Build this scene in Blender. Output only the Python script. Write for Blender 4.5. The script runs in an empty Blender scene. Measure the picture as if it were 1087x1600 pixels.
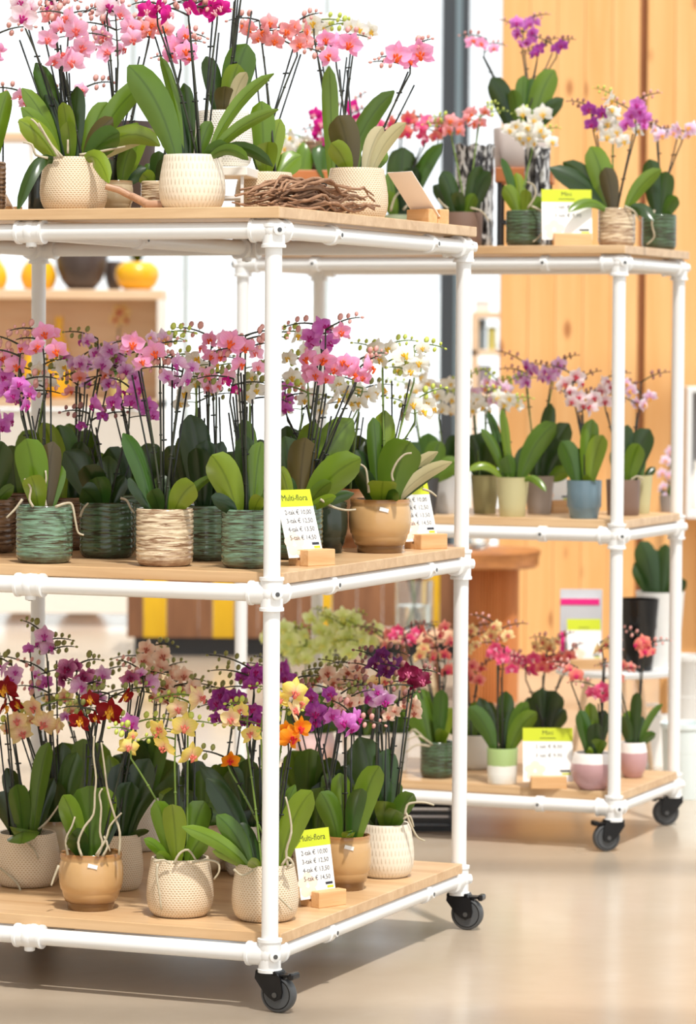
import bpy, math, random
from mathutils import Vector, Matrix, Quaternion, noise
R = math.radians
rnd = random.Random(7)
sc = bpy.context.scene
col = sc.collection

# ------------------------------------------------------------------ camera
F, PIT, ROL, CAMH = 5418.9, 0.046, 0.0066, 1.2945        # focal length in pixels of a 1087 x 1600 frame
cam_d = bpy.data.cameras.new('camera'); cam = bpy.data.objects.new('camera', cam_d); col.objects.link(cam)
cam_d.sensor_fit = 'HORIZONTAL'; cam_d.sensor_width = 36.0; cam_d.lens = F / 1087 * 36.0
cam_d.clip_start = 0.5; cam_d.clip_end = 300
cam.matrix_world = Matrix.Translation((0, 0, CAMH)) @ Matrix.Rotation(math.pi / 2 - PIT, 4, 'X') @ Matrix.Rotation(ROL, 4, 'Z')
cam_d.dof.use_dof = True; cam_d.dof.focus_distance = 6.95; cam_d.dof.aperture_fstop = 8.0
sc.camera = cam

# ------------------------------------------------------------------ world, sun, exposure
wd = bpy.data.worlds.new('overcast_sky'); sc.world = wd; wd.use_nodes = True
bg = wd.node_tree.nodes['Background']; bg.inputs[0].default_value = (0.96, 0.985, 1.0, 1); bg.inputs[1].default_value = 0.76
sd = bpy.data.lights.new('sun', 'SUN'); sd.energy = 1.9; sd.angle = R(3); sd.color = (1.0, 0.965, 0.91)
sun = bpy.data.objects.new('sun', sd); col.objects.link(sun)
sun.rotation_euler = (R(26), R(10), 0)
vs = sc.view_settings; vs.view_transform = 'Standard'; vs.look = 'None'; vs.gamma = 1.0; vs.use_curve_mapping = False
vs.exposure = 1.0

# ------------------------------------------------------------------ photograph pixel -> place
_M = cam.matrix_world.to_3x3()
CO = Vector((0, 0, CAMH))
def ray(x, y): return (_M @ Vector(((x - 543.5) / F, (800 - y) / F, -1.0)))
def at_y(x, y, Y): d = ray(x, y); return CO + d * (Y / d.y)
def at_z(x, y, Z): d = ray(x, y); return CO + d * ((Z - CAMH) / d.z)
def px(p):
    q = _M.transposed() @ (Vector(p) - CO); return 543.5 - F * q.x / q.z, 800 + F * q.y / q.z

# ------------------------------------------------------------------ helpers
def lin(c):
    return tuple((v / 255 / 12.92 if v / 255 <= .04045 else ((v / 255 + .055) / 1.055) ** 2.4) for v in c)
class MB:
    def __init__(s): s.v = []; s.f = []; s.m = []; s.uv = {}
    def add(s, vs_, fs, mi=0):
        o = len(s.v); s.v += [Vector(v) for v in vs_]
        for f in fs: s.f.append(tuple(i + o for i in f)); s.m.append(mi)
        return o
    def box(s, a, b, mi=0, bev=0):
        x0, y0, z0 = a; x1, y1, z1 = b
        if bev <= 0:
            s.add([(x0,y0,z0),(x1,y0,z0),(x1,y1,z0),(x0,y1,z0),(x0,y0,z1),(x1,y0,z1),(x1,y1,z1),(x0,y1,z1)],
                  [(0,3,2,1),(4,5,6,7),(0,1,5,4),(1,2,6,5),(2,3,7,6),(3,0,4,7)], mi)
        else:
            e = bev; vv = []
            def loop(z, i): return [(x0+i+ (e-i if i<e else 0),y0+i,z)]
            def ring(z, ins):
                q = e
                return [(x0+ins+q,y0+ins,z),(x1-ins-q,y0+ins,z),(x1-ins,y0+ins+q,z),(x1-ins,y1-ins-q,z),(x1-ins-q,y1-ins,z),(x0+ins+q,y1-ins,z),(x0+ins,y1-ins-q,z),(x0+ins,y0+ins+q,z)]
            rs = [ring(z0, e*.6), ring(z0+e, 0), ring(z1-e, 0), ring(z1, e*.6)]
            fs = []
            for r in rs: vv += r
            for k in range(3):
                for i in range(8): j = (i+1) % 8; fs.append((k*8+i, k*8+j, k*8+8+j, k*8+8+i))
            fs.append(tuple(reversed(range(8)))); fs.append(tuple(range(24, 32)))
            s.add(vv, fs, mi)
    def tube(s, pts, r, n=6, mi=0, cap=True):
        pts = [Vector(p) for p in pts]; N = len(pts)
        rr = r if isinstance(r, (list, tuple)) else [r] * N
        vv = []; fs = []; ref = None
        for i, p in enumerate(pts):
            t = (pts[min(i+1, N-1)] - pts[max(i-1, 0)])
            if t.length < 1e-9: t = Vector((0,0,1))
            t.normalize()
            if ref is None:
                ref = t.orthogonal().normalized()
            else:
                ref = (ref - t * ref.dot(t));
                ref = ref.normalized() if ref.length > 1e-6 else t.orthogonal().normalized()
            b = t.cross(ref)
            for k in range(n):
                a = 2 * math.pi * k / n
                vv.append(p + (ref * math.cos(a) + b * math.sin(a)) * rr[i])
        for i in range(N-1):
            for k in range(n): j = (k+1) % n; fs.append((i*n+k, i*n+j, i*n+n+j, i*n+n+k))
        if cap: fs.append(tuple(reversed(range(n)))); fs.append(tuple(range((N-1)*n, N*n)))
        s.add(vv, fs, mi)
    def cyl(s, a, b, r, n=16, mi=0, r2=None): s.tube([a, b], [r, r if r2 is None else r2], n, mi)
    def lathe(s, prof, n=32, mi=0, c=(0,0,0), fn=None, close=True):
        vv = []; fs = []; m = len(prof)
        for i, (r, z) in enumerate(prof):
            for k in range(n):
                a = 2 * math.pi * k / n
                q = r + (fn(i, r, z, a) if fn else 0)
                vv.append((c[0] + q * math.cos(a), c[1] + q * math.sin(a), c[2] + z))
        for i in range(m-1):
            for k in range(n): j = (k+1) % n; fs.append((i*n+k, i*n+j, i*n+n+j, i*n+n+k))
        if close: fs.append(tuple(reversed(range(n)))); fs.append(tuple(range((m-1)*n, m*n)))
        s.add(vv, fs, mi)
    def blob(s, c, r, n=6, m=4, mi=0, ax=None):
        c = Vector(c); q = Vector((0,0,1)).rotation_difference(Vector(ax)) if ax is not None else Quaternion()
        rx, ry, rz = r if isinstance(r, (tuple, list)) else (r, r, r)
        vv = [c + q @ Vector((0,0,-rz))]; fs = []
        for i in range(1, m):
            p = -math.pi/2 + math.pi * i / m
            for k in range(n):
                a = 2*math.pi*k/n; vv.append(c + q @ Vector((rx*math.cos(p)*math.cos(a), ry*math.cos(p)*math.sin(a), rz*math.sin(p))))
        vv.append(c + q @ Vector((0,0,rz)))
        for k in range(n): fs.append((0, 1+(k+1)%n, 1+k))
        for i in range(m-2):
            for k in range(n): j=(k+1)%n; fs.append((1+i*n+k, 1+i*n+j, 1+i*n+n+j, 1+i*n+n+k))
        t = len(vv)-1
        for k in range(n): fs.append((t, t-n+k, t-n+(k+1)%n))
        s.add(vv, fs, mi)
    def mesh(s, name, mats, smooth=True, flat_ang=None):
        me = bpy.data.meshes.new(name); me.from_pydata([tuple(v) for v in s.v], [], s.f)
        for m in (mats if isinstance(mats, (list, tuple)) else [mats]): me.materials.append(m)
        me.polygons.foreach_set('material_index', s.m)
        me.polygons.foreach_set('use_smooth', [smooth] * len(s.f))
        if smooth and flat_ang: me.set_sharp_from_angle(angle=R(flat_ang))
        me.update(); return me
    def build(s, name, mats, parent=None, loc=None, smooth=True, flat=40):
        return new(name, s.mesh(name, mats, smooth, flat), parent, loc)
def new(name, data, parent=None, loc=None, rot=None, scale=None):
    o = bpy.data.objects.new(name, data); col.objects.link(o)
    if parent is not None: o.parent = parent
    if loc is not None: o.location = loc
    if rot is not None: o.rotation_euler = rot
    if scale is not None: o.scale = scale if isinstance(scale, (tuple, list)) else (scale,)*3
    return o
def tag(o, label, cat, group=None):
    o['label'] = label; o['category'] = cat
    if group: o['group'] = group
    return o
def struct(o): o['kind'] = 'structure'; return o

# ------------------------------------------------------------------ materials
def mat(name, base, rough=.5, metal=0, spec=.5, coat=0):
    m = bpy.data.materials.new(name); m.use_nodes = True
    b = m.node_tree.nodes['Principled BSDF']
    b.inputs['Base Color'].default_value = (*base, 1); b.inputs['Roughness'].default_value = rough
    b.inputs['Metallic'].default_value = metal; b.inputs['Specular IOR Level'].default_value = spec
    b.inputs['Coat Weight'].default_value = coat; b.inputs['Coat Roughness'].default_value = .06
    return m
class NT:
    def __init__(s, m): s.m = m; s.t = m.node_tree; s.n = s.t.nodes; s.l = s.t.links; s.b = s.n['Principled BSDF']
    def node(s, t, **k):
        n = s.n.new(t)
        for a, v in k.items():
            if a.startswith('i_'): n.inputs[int(a[2:])].default_value = v
            else: setattr(n, a, v)
        return n
    def coord(s, kind='Object', scale=(1,1,1), rot=(0,0,0)):
        c = s.node('ShaderNodeTexCoord'); mp = s.node('ShaderNodeMapping')
        mp.inputs['Scale'].default_value = scale; mp.inputs['Rotation'].default_value = rot
        s.l.new(c.outputs[kind], mp.inputs[0]); return mp.outputs[0]
    def noise(s, vec, scale, detail=4, rough=.55, dist=0):
        n = s.node('ShaderNodeTexNoise'); s.l.new(vec, n.inputs['Vector'])
        n.inputs['Scale'].default_value = scale; n.inputs['Detail'].default_value = detail
        n.inputs['Roughness'].default_value = rough; n.inputs['Distortion'].default_value = dist
        return n.outputs['Fac']
    def ramp(s, fac, stops, interp='LINEAR'):
        r = s.node('ShaderNodeValToRGB'); s.l.new(fac, r.inputs[0]); cr = r.color_ramp; cr.interpolation = interp
        while len(cr.elements) < len(stops): cr.elements.new(.5)
        for e, (p, c) in zip(cr.elements, stops): e.position = p; e.color = (*c, 1)
        return r.outputs[0]
    def mix(s, fac, a, b, mode='MIX'):
        x = s.node('ShaderNodeMix', data_type='RGBA', blend_type=mode)
        for i, v in ((0, fac), (6, a), (7, b)):
            if isinstance(v, (int, float)): x.inputs[i].default_value = v
            elif isinstance(v, tuple): x.inputs[i].default_value = (*v, 1)
            else: s.l.new(v, x.inputs[i])
        return x.outputs[2]
    def math(s, op, a, b=0.0, c=0.0):
        x = s.node('ShaderNodeMath', operation=op)
        for i, v in enumerate((a, b, c)):
            if isinstance(v, (int, float)): x.inputs[i].default_value = v
            else: s.l.new(v, x.inputs[i])
        return x.outputs[0]
    def rand(s): return s.node('ShaderNodeObjectInfo').outputs['Random']
    def color(s, c): s.l.new(c, s.b.inputs['Base Color']); return s
    def bump(s, h, strength=.3, dist=.002):
        n = s.node('ShaderNodeBump'); n.inputs['Strength'].default_value = strength; n.inputs['Distance'].default_value = dist
        s.l.new(h, n.inputs['Height']); s.l.new(n.outputs[0], s.b.inputs['Normal']); return s

WHITE = mat('white_powder_coat', (.82, .82, .81), .32)
STEEL = mat('screw_steel', (.12, .12, .12), .4, .8)
BLACK = mat('black_plastic', (.007, .007, .008), .22, spec=.35)
RUBBER = mat('grey_tyre', (.075, .078, .082), .55)
DARK = mat('dark_metal', (.02, .02, .022), .4)

def wood(name, a, b, scale=(2, 26, 26), c=None, rough=.45, knots=False, fine=1.0):
    m = mat(name, a, rough); t = NT(m)
    v = t.coord('Object', scale); r = t.rand()
    add = t.node('ShaderNodeVectorMath', operation='ADD'); t.l.new(v, add.inputs[0])
    cmb = t.node('ShaderNodeCombineXYZ')
    for i in range(3): t.l.new(t.math('MULTIPLY', r, 37.0 + 11*i), cmb.inputs[i])
    t.l.new(cmb.outputs[0], add.inputs[1]); v = add.outputs[0]
    n = t.noise(v, 1.0, 6, .6, .6); n2 = t.noise(v, 4.0 * fine, 3, .6)
    cc = t.ramp(n, [(.3, a), (.5, tuple((x+y)/2 for x, y in zip(a, b))), (.7, b)])
    cc = t.mix(t.math('MULTIPLY', n2, .35), cc, c or tuple(x*.6 for x in b), 'MIX')
    cc = t.mix(t.math('MULTIPLY', r, .25), cc, b)
    if knots:
        vo = t.node('ShaderNodeTexVoronoi'); vo.inputs['Scale'].default_value = 1.0
        a2 = t.node('ShaderNodeVectorMath', operation='ADD'); t.l.new(t.coord('Object', (6.0, 6.0, 2.6)), a2.inputs[0]); t.l.new(cmb.outputs[0], a2.inputs[1]); t.l.new(a2.outputs[0], vo.inputs['Vector'])
        k = t.ramp(vo.outputs['Distance'], [(.05, (1,1,1)), (.13, (0,0,0))])
        kn = t.math('MULTIPLY', k, .75)
        cc = t.mix(kn, cc, lin((150, 80, 30)))
    t.color(cc).bump(n2, .12, .001)
    return m
OAK = wood('oak_board', lin((232, 200, 158)), lin((194, 152, 106)), (1.6, 22, 22), rough=.36)
BLOCK = wood('beech_block', lin((236, 196, 146)), lin((214, 160, 104)), (4, 60, 60), rough=.5)
SPRUCE = wood('spruce_cladding', lin((241, 194, 134)), lin((229, 168, 100)), (14, 14, .8), lin((202, 138, 74)), .5, True)
DRUMW = wood('ribbed_drum_wood', lin((222, 150, 92)), lin((196, 122, 66)), (30, 30, 2), rough=.5)
BROWN = wood('brown_plank', lin((170, 118, 80)), lin((120, 78, 50)), (14, 14, 2), rough=.55)
YELW = wood('yellow_plank', lin((240, 196, 30)), lin((222, 172, 16)), (14, 14, 2), lin((190, 140, 10)), .55)
SHELFW = wood('display_shelf_wood', lin((248, 222, 190)), lin((236, 198, 158)), (2, 16, 16), rough=.5)
TWIG = wood('twig_bark', lin((182, 140, 106)), lin((128, 90, 64)), (60, 60, 60), rough=.8)
STEMM = wood('stem_green_brown', lin((58, 66, 40)), lin((34, 32, 26)), (30, 30, 12), rough=.5)
STAKE = mat('stake_dark', (.010, .014, .012), .45)
STEMG = mat('stem_green', lin((104, 128, 50)), .45)
BARK = wood('potting_bark', lin((92, 58, 36)), lin((44, 28, 20)), (80, 80, 80), rough=.9)
ROOT = wood('aerial_root', lin((206, 196, 172)), lin((170, 156, 128)), (50, 50, 50), rough=.6)

def leaf_mat(name, dark, light, back=None):
    m = mat(name, dark, .24, spec=.5); t = NT(m); r = t.rand()
    v = t.coord('Object', (18, 18, 6)); n = t.noise(v, 1.0, 3)
    c = t.mix(r, dark, light)
    c = t.mix(t.math('MULTIPLY', n, .5), c, tuple(x*.55 for x in dark))
    at = t.node('ShaderNodeAttribute', attribute_name='across')
    rib = t.ramp(at.outputs['Fac'], [(.0, (1,1,1)), (.12, (0,0,0))])
    c = t.mix(t.math('MULTIPLY', rib, .55), c, tuple(x*.35 for x in dark))
    t.color(c)
    tr = t.node('ShaderNodeBsdfTranslucent'); t.l.new(t.mix(.5, c, lin((150, 175, 30))), tr.inputs[0])
    mx = t.node('ShaderNodeMixShader'); mx.inputs[0].default_value = .14
    t.l.new(t.b.outputs[0], mx.inputs[1]); t.l.new(tr.outputs[0], mx.inputs[2])
    t.l.new(mx.outputs[0], t.n['Material Output'].inputs[0])
    return m
LEAF = leaf_mat('orchid_leaf', lin((52, 90, 32)), lin((114, 142, 40)))
LEAFD = leaf_mat('orchid_leaf_deep', lin((24, 48, 24)), lin((52, 80, 32)))
LEAFL = leaf_mat('orchid_leaf_bright', lin((96, 130, 30)), lin((140, 158, 46)))
LEAFV = leaf_mat('orchid_leaf_pale', lin((196, 186, 140)), lin((222, 208, 172)))
LEAFP = leaf_mat('orchid_leaf_purplish', lin((74, 60, 42)), lin((96, 84, 48)))
LMAT = {'m': LEAF, 'd': LEAFD, 'l': LEAFL, 'v': LEAFV, 'p': LEAFP}

# flower colours: edge, body, centre, lip, spots
FC = {
 'pink':    ((252,188,224), (248,164,210), (250,180,184), (240,106,46), None),
 'pinkl':   ((252,208,230), (248,186,218), (248,190,200), (236,120,110), None),
 'blush':   ((253,236,240), (249,222,232), (236,170,200), (190,40,130), None),
 'peachp':  ((250,184,190), (246,164,168), (248,170,140), (240,120,50), None),
 'mag':     ((214,30,150), (200,16,130), (226,60,150), (246,190,200), None),
 'orchid':  ((234,162,226), (216,112,206), (228,130,210), (196,40,150), None),
 'purple':  ((196,104,190), (164,52,160), (214,120,196), (190,30,130), None),
 'pwhite':  ((246,220,244), (228,164,224), (190,70,176), (196,40,156), None),
 'dpurple': ((128,60,128), (104,36,104), (150,60,130), (120,20,90), None),
 'crimson': ((140,20,70), (112,8,48), (180,60,110), (220,120,160), None),
 'lilac':   ((246,218,240), (234,186,228), (226,150,214), (206,80,180), (206,130,194)),
 'spot':    ((232,180,214), (190,80,146), (120,10,76), (150,10,80), (140,30,100)),
 'white':   ((252,250,246), (250,248,240), (246,240,214), (246,206,70), None),
 'whitep':  ((250,240,246), (242,206,232), (236,170,216), (240,190,90), None),
 'whiter':  ((252,242,242), (248,226,230), (240,190,200), (206,40,70), None),
 'yellow':  ((248,222,96), (250,228,136), (246,200,176), (234,140,120), None),
 'cream':   ((248,226,150), (248,220,176), (240,184,176), (226,130,120), None),
 'orange':  ((246,166,36), (244,146,20), (240,110,40), (226,50,60), None),
 'redy':    ((176,40,34), (140,10,22), (232,160,40), (244,190,60), None),
 'peach':   ((252,230,208), (248,214,190), (240,180,156), (200,110,90), None),
 'lime':    ((246,250,204), (238,247,172), (226,240,140), (240,238,150), None),
 'coral':   ((250,170,144), (246,130,124), (240,90,130), (220,40,120), None),
 'hot':     ((248,140,160), (240,80,142), (232,50,130), (250,190,210), None),
 'salmon':  ((246,176,150), (240,140,130), (230,100,120), (214,50,100), None),
 'straw':   ((246,226,170), (242,208,146), (232,170,130), (214,100,100), None),
}
def flower_mat(k, i):
    e, b, c, l, sp = FC[k]
    m = mat('flower_' + k + ('_lip' if i else ''), lin(b), .55, spec=.25); t = NT(m)
    if i:
        v = t.coord('Object'); n = t.noise(v, 14, 2)
        cc = t.mix(n, lin(l), lin(tuple(min(255, int(x*1.0)+18) for x in l)))
    else:
        at = t.node('ShaderNodeAttribute', attribute_name='along')
        vn = t.node('ShaderNodeAttribute', attribute_name='vein')
        if k == 'redy': st = [(0., lin(c)), (.14, lin(c)), (.24, lin(b)), (.9, lin(b)), (.98, lin(e))]
        else: st = [(0., lin(c)), (.45, lin(b)), (1., lin(e))]
        cc = t.ramp(at.outputs['Fac'], st)
        w = t.math('SINE', t.math('MULTIPLY', vn.outputs['Fac'], 34.0))
        w = t.math('MULTIPLY', t.math('MAXIMUM', w, 0.0), .22)
        cc = t.mix(w, cc, tuple(x * .72 for x in lin(b)))
        if sp:
            vo = t.node('ShaderNodeTexVoronoi'); vo.inputs['Scale'].default_value = 22
            t.l.new(t.coord('Object'), vo.inputs['Vector'])
            k2 = t.ramp(vo.outputs['Distance'], [(.22, (1,1,1)), (.42, (0,0,0))])
            cc = t.mix(t.math('MULTIPLY', k2, .6), cc, lin(sp))
        r = t.rand(); cc = t.mix(t.math('MULTIPLY', r, .18), cc, lin(tuple(min(255, x + 20) for x in e)))
    t.color(cc)
    tr = t.node('ShaderNodeBsdfTranslucent'); t.l.new(cc, tr.inputs[0])
    mx = t.node('ShaderNodeMixShader'); mx.inputs[0].default_value = .42
    t.l.new(t.b.outputs[0], mx.inputs[1]); t.l.new(tr.outputs[0], mx.inputs[2])
    t.l.new(mx.outputs[0], t.n['Material Output'].inputs[0])
    return m

# ------------------------------------------------------------------ setting
fm = mat('polished_concrete', lin((205, 184, 158)), .2, spec=.5); t = NT(fm)
v = t.coord('Object', (1, 1, 1)); n1 = t.noise(v, 1.3, 5, .6, .4); n2 = t.noise(v, 14, 4)
c = t.ramp(n1, [(.3, lin((196, 180, 160))), (.7, lin((172, 155, 134)))])
c = t.mix(t.math('MULTIPLY', n2, .25), c, lin((150, 134, 114)))
t.color(c); t.l.new(t.ramp(n1, [(.3, (.16,)*3), (.7, (.28,)*3)]), t.b.inputs['Roughness'])
m = MB(); m.box((-9, -1.5, -.2), (9, 18.6, 0)); struct(m.build('floor', fm))
pv = mat('pale_paving', lin((226, 226, 222)), .7); t = NT(pv); n = t.noise(t.coord(), 3, 4); t.color(t.ramp(n, [(.3, lin((232,232,230))), (.7, lin((214,216,214)))]))
m = MB(); m.box((-30, 18.6, -.25), (30, 60, -.02)); o = struct(m.build('ground', pv))

# glazed front at the back of the hall
FRAME = mat('anthracite_frame', lin((62, 68, 74)), .4); FRL = mat('pale_grey_frame', lin((196, 206, 208)), .4)
gm = bpy.data.materials.new('window_glass'); gm.use_nodes = True; t = gm.node_tree; t.nodes.clear()
tr = t.nodes.new('ShaderNodeBsdfTransparent'); tr.inputs[0].default_value = (.97, .985, .99, 1); gl = t.nodes.new('ShaderNodeBsdfGlossy'); gl.inputs['Roughness'].default_value = .02
mx = t.nodes.new('ShaderNodeMixShader'); mx.inputs[0].default_value = .05; oo = t.nodes.new('ShaderNodeOutputMaterial')
t.links.new(tr.outputs[0], mx.inputs[1]); t.links.new(gl.outputs[0], mx.inputs[2]); t.links.new(mx.outputs[0], oo.inputs[0])
WY = 18.4
def X(p, Y): return at_y(p, 545, Y).x
wx = [-3.4, X(-90, WY), X(207, WY), X(290, WY), X(508, WY), X(708, WY), X(775, WY) + .3]
for i in range(6):
    root = struct(new('window_%d' % (i+1), None, None, (wx[i], WY, 0)))
    w = wx[i+1] - wx[i]
    m = MB(); m.box((.02, -.006, .06), (w-.02, .006, 3.6)); m.build('pane', gm, root, smooth=False)
    big = i == 4
    wd_ = .145 if big else .034
    m = MB(); m.box((w-wd_/2, -.07, 0), (w+wd_/2, .05, 3.7), bev=.006); m.build('mullion', FRAME if big else FRL, root, smooth=False)
    if big:
        m = MB(); m.box((w+.0, -.075, 0), (w+.03, -.07, 3.7)); m.build('cover_strip', mat('cover_strip', lin((120, 138, 146)), .3), root, smooth=False)
    m = MB(); m.box((0, -.05, 0), (w, .05, .06)); m.build('sill_profile', FRL, root, smooth=False)
# white ribbed fence outside the glass
fe = tag(new('garden_fence', None, None, (0, 26, -.02)), 'white upright-board fence outside the glass front', 'fence')
fmm = mat('white_fence_board', lin((240, 243, 244)), .6)
m = MB(); m.box((0, 0, 0), (.245, .03, 1.76), bev=.004); fme = m.mesh('board', fmm, False)
for i in range(27): new('board', fme, fe, (-4.6 + .26*i, 0.008*(i % 2), 0))
m = MB(); m.box((-4.6, .04, .3), (2.4, .08, .4)); m.box((-4.6, .04, 1.3), (2.4, .08, 1.4)); m.build('rail', fmm, fe, smooth=False)

# timber clad wall on the right
WALLY = 14.2
wl = struct(new('wall_back', None, None, (0, WALLY, 0)))
x0 = X(781, WALLY); xj = X(1000, WALLY)
wm = wood('wall_core', lin((180, 120, 70)), lin((150, 96, 50)), (2, 2, 2))
m = MB(); m.box((x0 + .01, .04, 0), (x0 + 2.6, .3, 3.6)); m.build('core', wm, wl, smooth=False)
pw = .112; nA = 5
wA = (xj - .012 - x0) / nA
for i in range(nA):
    m = MB(); m.box((0, 0, 0), (wA - .0012, .04, 3.6), bev=.0015); new('plank', m.mesh('plank', SPRUCE, False), wl, (x0 + i*wA, rnd.uniform(0, .0015), 0))
m = MB(); m.box((0, 0, 0), (pw - .0012, .04, 3.6), bev=.0015); pme = m.mesh('plank', SPRUCE, False)
for i in range(14): new('plank', pme, wl, (xj + .018 + i*pw, rnd.uniform(0, .0015), 0))

# hall out of view: left wall and roof added to shape the light
PLASTER = mat('wall_plaster', lin((226, 222, 214)), .8); t = NT(PLASTER); t.color(t.ramp(t.noise(t.coord(), 2, 4), [(.3, lin((230,226,218))), (.7, lin((216,212,204)))]))
m = MB(); m.box((-5.4, -1.5, 0), (-5.2, 18.5, 4.6)); struct(m.build('added_wall_left', PLASTER, smooth=False))  # unseen plaster wall, added to cut daylight from the left
wr = struct(new('wall_right', None, None, (4.6, -1.5, 0)))            # glazed side front
for k in range(10):
    m = MB(); m.box((-.006, .03 + 2*k, .1), (.006, 1.97 + 2*k, 4.38)); m.build('pane', gm, wr, smooth=False)
    m = MB(); m.box((-.05, -.03 + 2*k, 0), (.05, .03 + 2*k, 4.4)); m.build('mullion', FRL, wr, smooth=False)
m = MB(); m.box((-.05, -.03, 0), (.05, 20, .1)); m.build('sill_profile', FRL, wr, smooth=False)
ce = struct(new('added_ceiling', None, None, (0, 0, 0)))  # unseen roof, added for contrast and structured reflections
CEIL = mat('ceiling_panel', lin((206, 200, 190)), .8); t = NT(CEIL); t.color(t.ramp(t.noise(t.coord(), 3, 3), [(.3, lin((210,204,194))), (.7, lin((198,192,182)))]))
SKX0, SKX1 = -1.9, 2.8  # assumed skylight gap, placed so the sun reaches the trolleys
for (a, b_) in ((-5.2, SKX0), (SKX1, 4.6)):
    for k in range(10):
        m = MB(); m.box((a, -1.5 + 2*k, 4.4), (b_, .49 + 2*k, 4.5)); m.build('roof_panel', CEIL, ce, smooth=False)
for k in range(11):
    m = MB(); m.box((SKX0, -1.53 + 2*k, 4.38), (SKX1, -1.47 + 2*k, 4.5)); m.build('roof_beam', CEIL, ce, smooth=False)

# ------------------------------------------------------------------ tube trolleys
TR = .01685; ZL = (.1121, .8227, 1.5311); BT = .022
def fitting_mesh(name, axes, boss, top=None):
    m = MB(); R2 = TR + .0055
    for a in axes:
        a = Vector(a); n = a.normalized()
        m.cyl(n * -.0 if a.length else (0,0,0), a, R2, 20)
        m.tube([a - n*.007, a - n*.006, a, a + n*.0005], [R2, R2 + .0022, R2 + .0022, TR], 20)
    m.blob((0, 0, 0), R2 + .002, 16, 8)
    for b in boss:
        b = Vector(b).normalized(); m.cyl(b * R2 * .7, b * (R2 + .007), .011, 14); m.cyl(b * (R2 + .007), b * (R2 + .0085), .011, 14, r2=.008)
    for b in boss:
        b = Vector(b).normalized(); m.cyl(b * (R2 + .0075), b * (R2 + .0095), .0048, 8, 1)
    return m.mesh(name, [WHITE, STEEL], True, 35)
def castor(parent, loc, yaw, brake=True, stem=.05):
    c = new('castor', None, parent, loc); c.rotation_euler = (0, 0, yaw)      # local +x is the trailing side, z = 0 the floor
    wr = .0365; cx = .021
    m = MB(); m.cyl((0,0,.083), (0,0,.099), .0205, 20); m.cyl((0,0,.076), (0,0,.084), .0225, 20)
    m.cyl((0, 0, .095), (0, 0, .112), .013, 14)
    for sy in (-1, 1):
        prof = [(-.022,.082),(-.024,.066),(-.004,.04),(cx-.013,.03),(cx,.024),(cx+.013,.03),(cx+.016,.042),(cx+.012,.07),(.022,.082)]
        vv = [(x, sy*.0125, z) for x, z in prof] + [(x, sy*.0175, z) for x, z in prof]; k = len(prof)
        fs = [tuple(range(k)), tuple(reversed(range(k, 2*k)))] + [(i, i+k, (i+1)%k+k, (i+1)%k) for i in range(k)]
        m.add(vv, fs)
    m.box((-.024, -.0175, .072), (.026, .0175, .083), bev=.003)
    m.build('fork', BLACK, c, flat=30)
    w = new('wheel', None, c, (cx, 0, wr))
    m = MB(); pr = [(.0300,-.0105),(.0335,-.0105),(.0358,-.008),(wr,-.003),(wr,.003),(.0358,.008),(.0335,.0105),(.0300,.0105)]
    m.lathe(pr, 36); 
    for q in m.v: q.y, q.z = q.z, -q.y
    m.build('tyre', RUBBER, w, flat=50)
    m = MB(); m.lathe([(.005,-.0112),(.009,-.0112),(.011,-.008),(.025,-.007),(.0285,-.0108),(.0305,-.0108),(.0305,.0108),(.0285,.0108),(.025,.007),(.011,.008),(.009,.0112),(.005,.0112)], 28)
    for q in m.v: q.y, q.z = q.z, -q.y
    m.build('hub', BLACK, w, flat=40)
    m = MB(); m.tube([(0,-.0195,0),(0,.0195,0)], .0055, 8); m.build('axle', STEEL, w)
    if brake:
        m = MB(); m.box((.012, -.013, .072), (.052, .013, .077), bev=.002); m.box((.048, -.016, .068), (.06, .016, .081), bev=.003); m.box((.03, -.010, .056), (.04, .010, .074), bev=.002)
        m.build('brake_lever', BLACK, c, flat=30)
    return c
def clip_mesh():
    m = MB(); R2 = TR + .004
    m.tube([(-.011,0,0),(-.010,0,0),(.010,0,0),(.011,0,0)], [TR, R2, R2, TR], 20)
    m.cyl((0, -R2*.7, 0), (0, -R2-.005, 0), .008, 12); m.cyl((0, -R2-.004, 0), (0, -R2-.0062, 0), .0042, 8, 1)
    return m.mesh('pipe_clip', [WHITE, STEEL], True, 35)
CLIP = clip_mesh()
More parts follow.
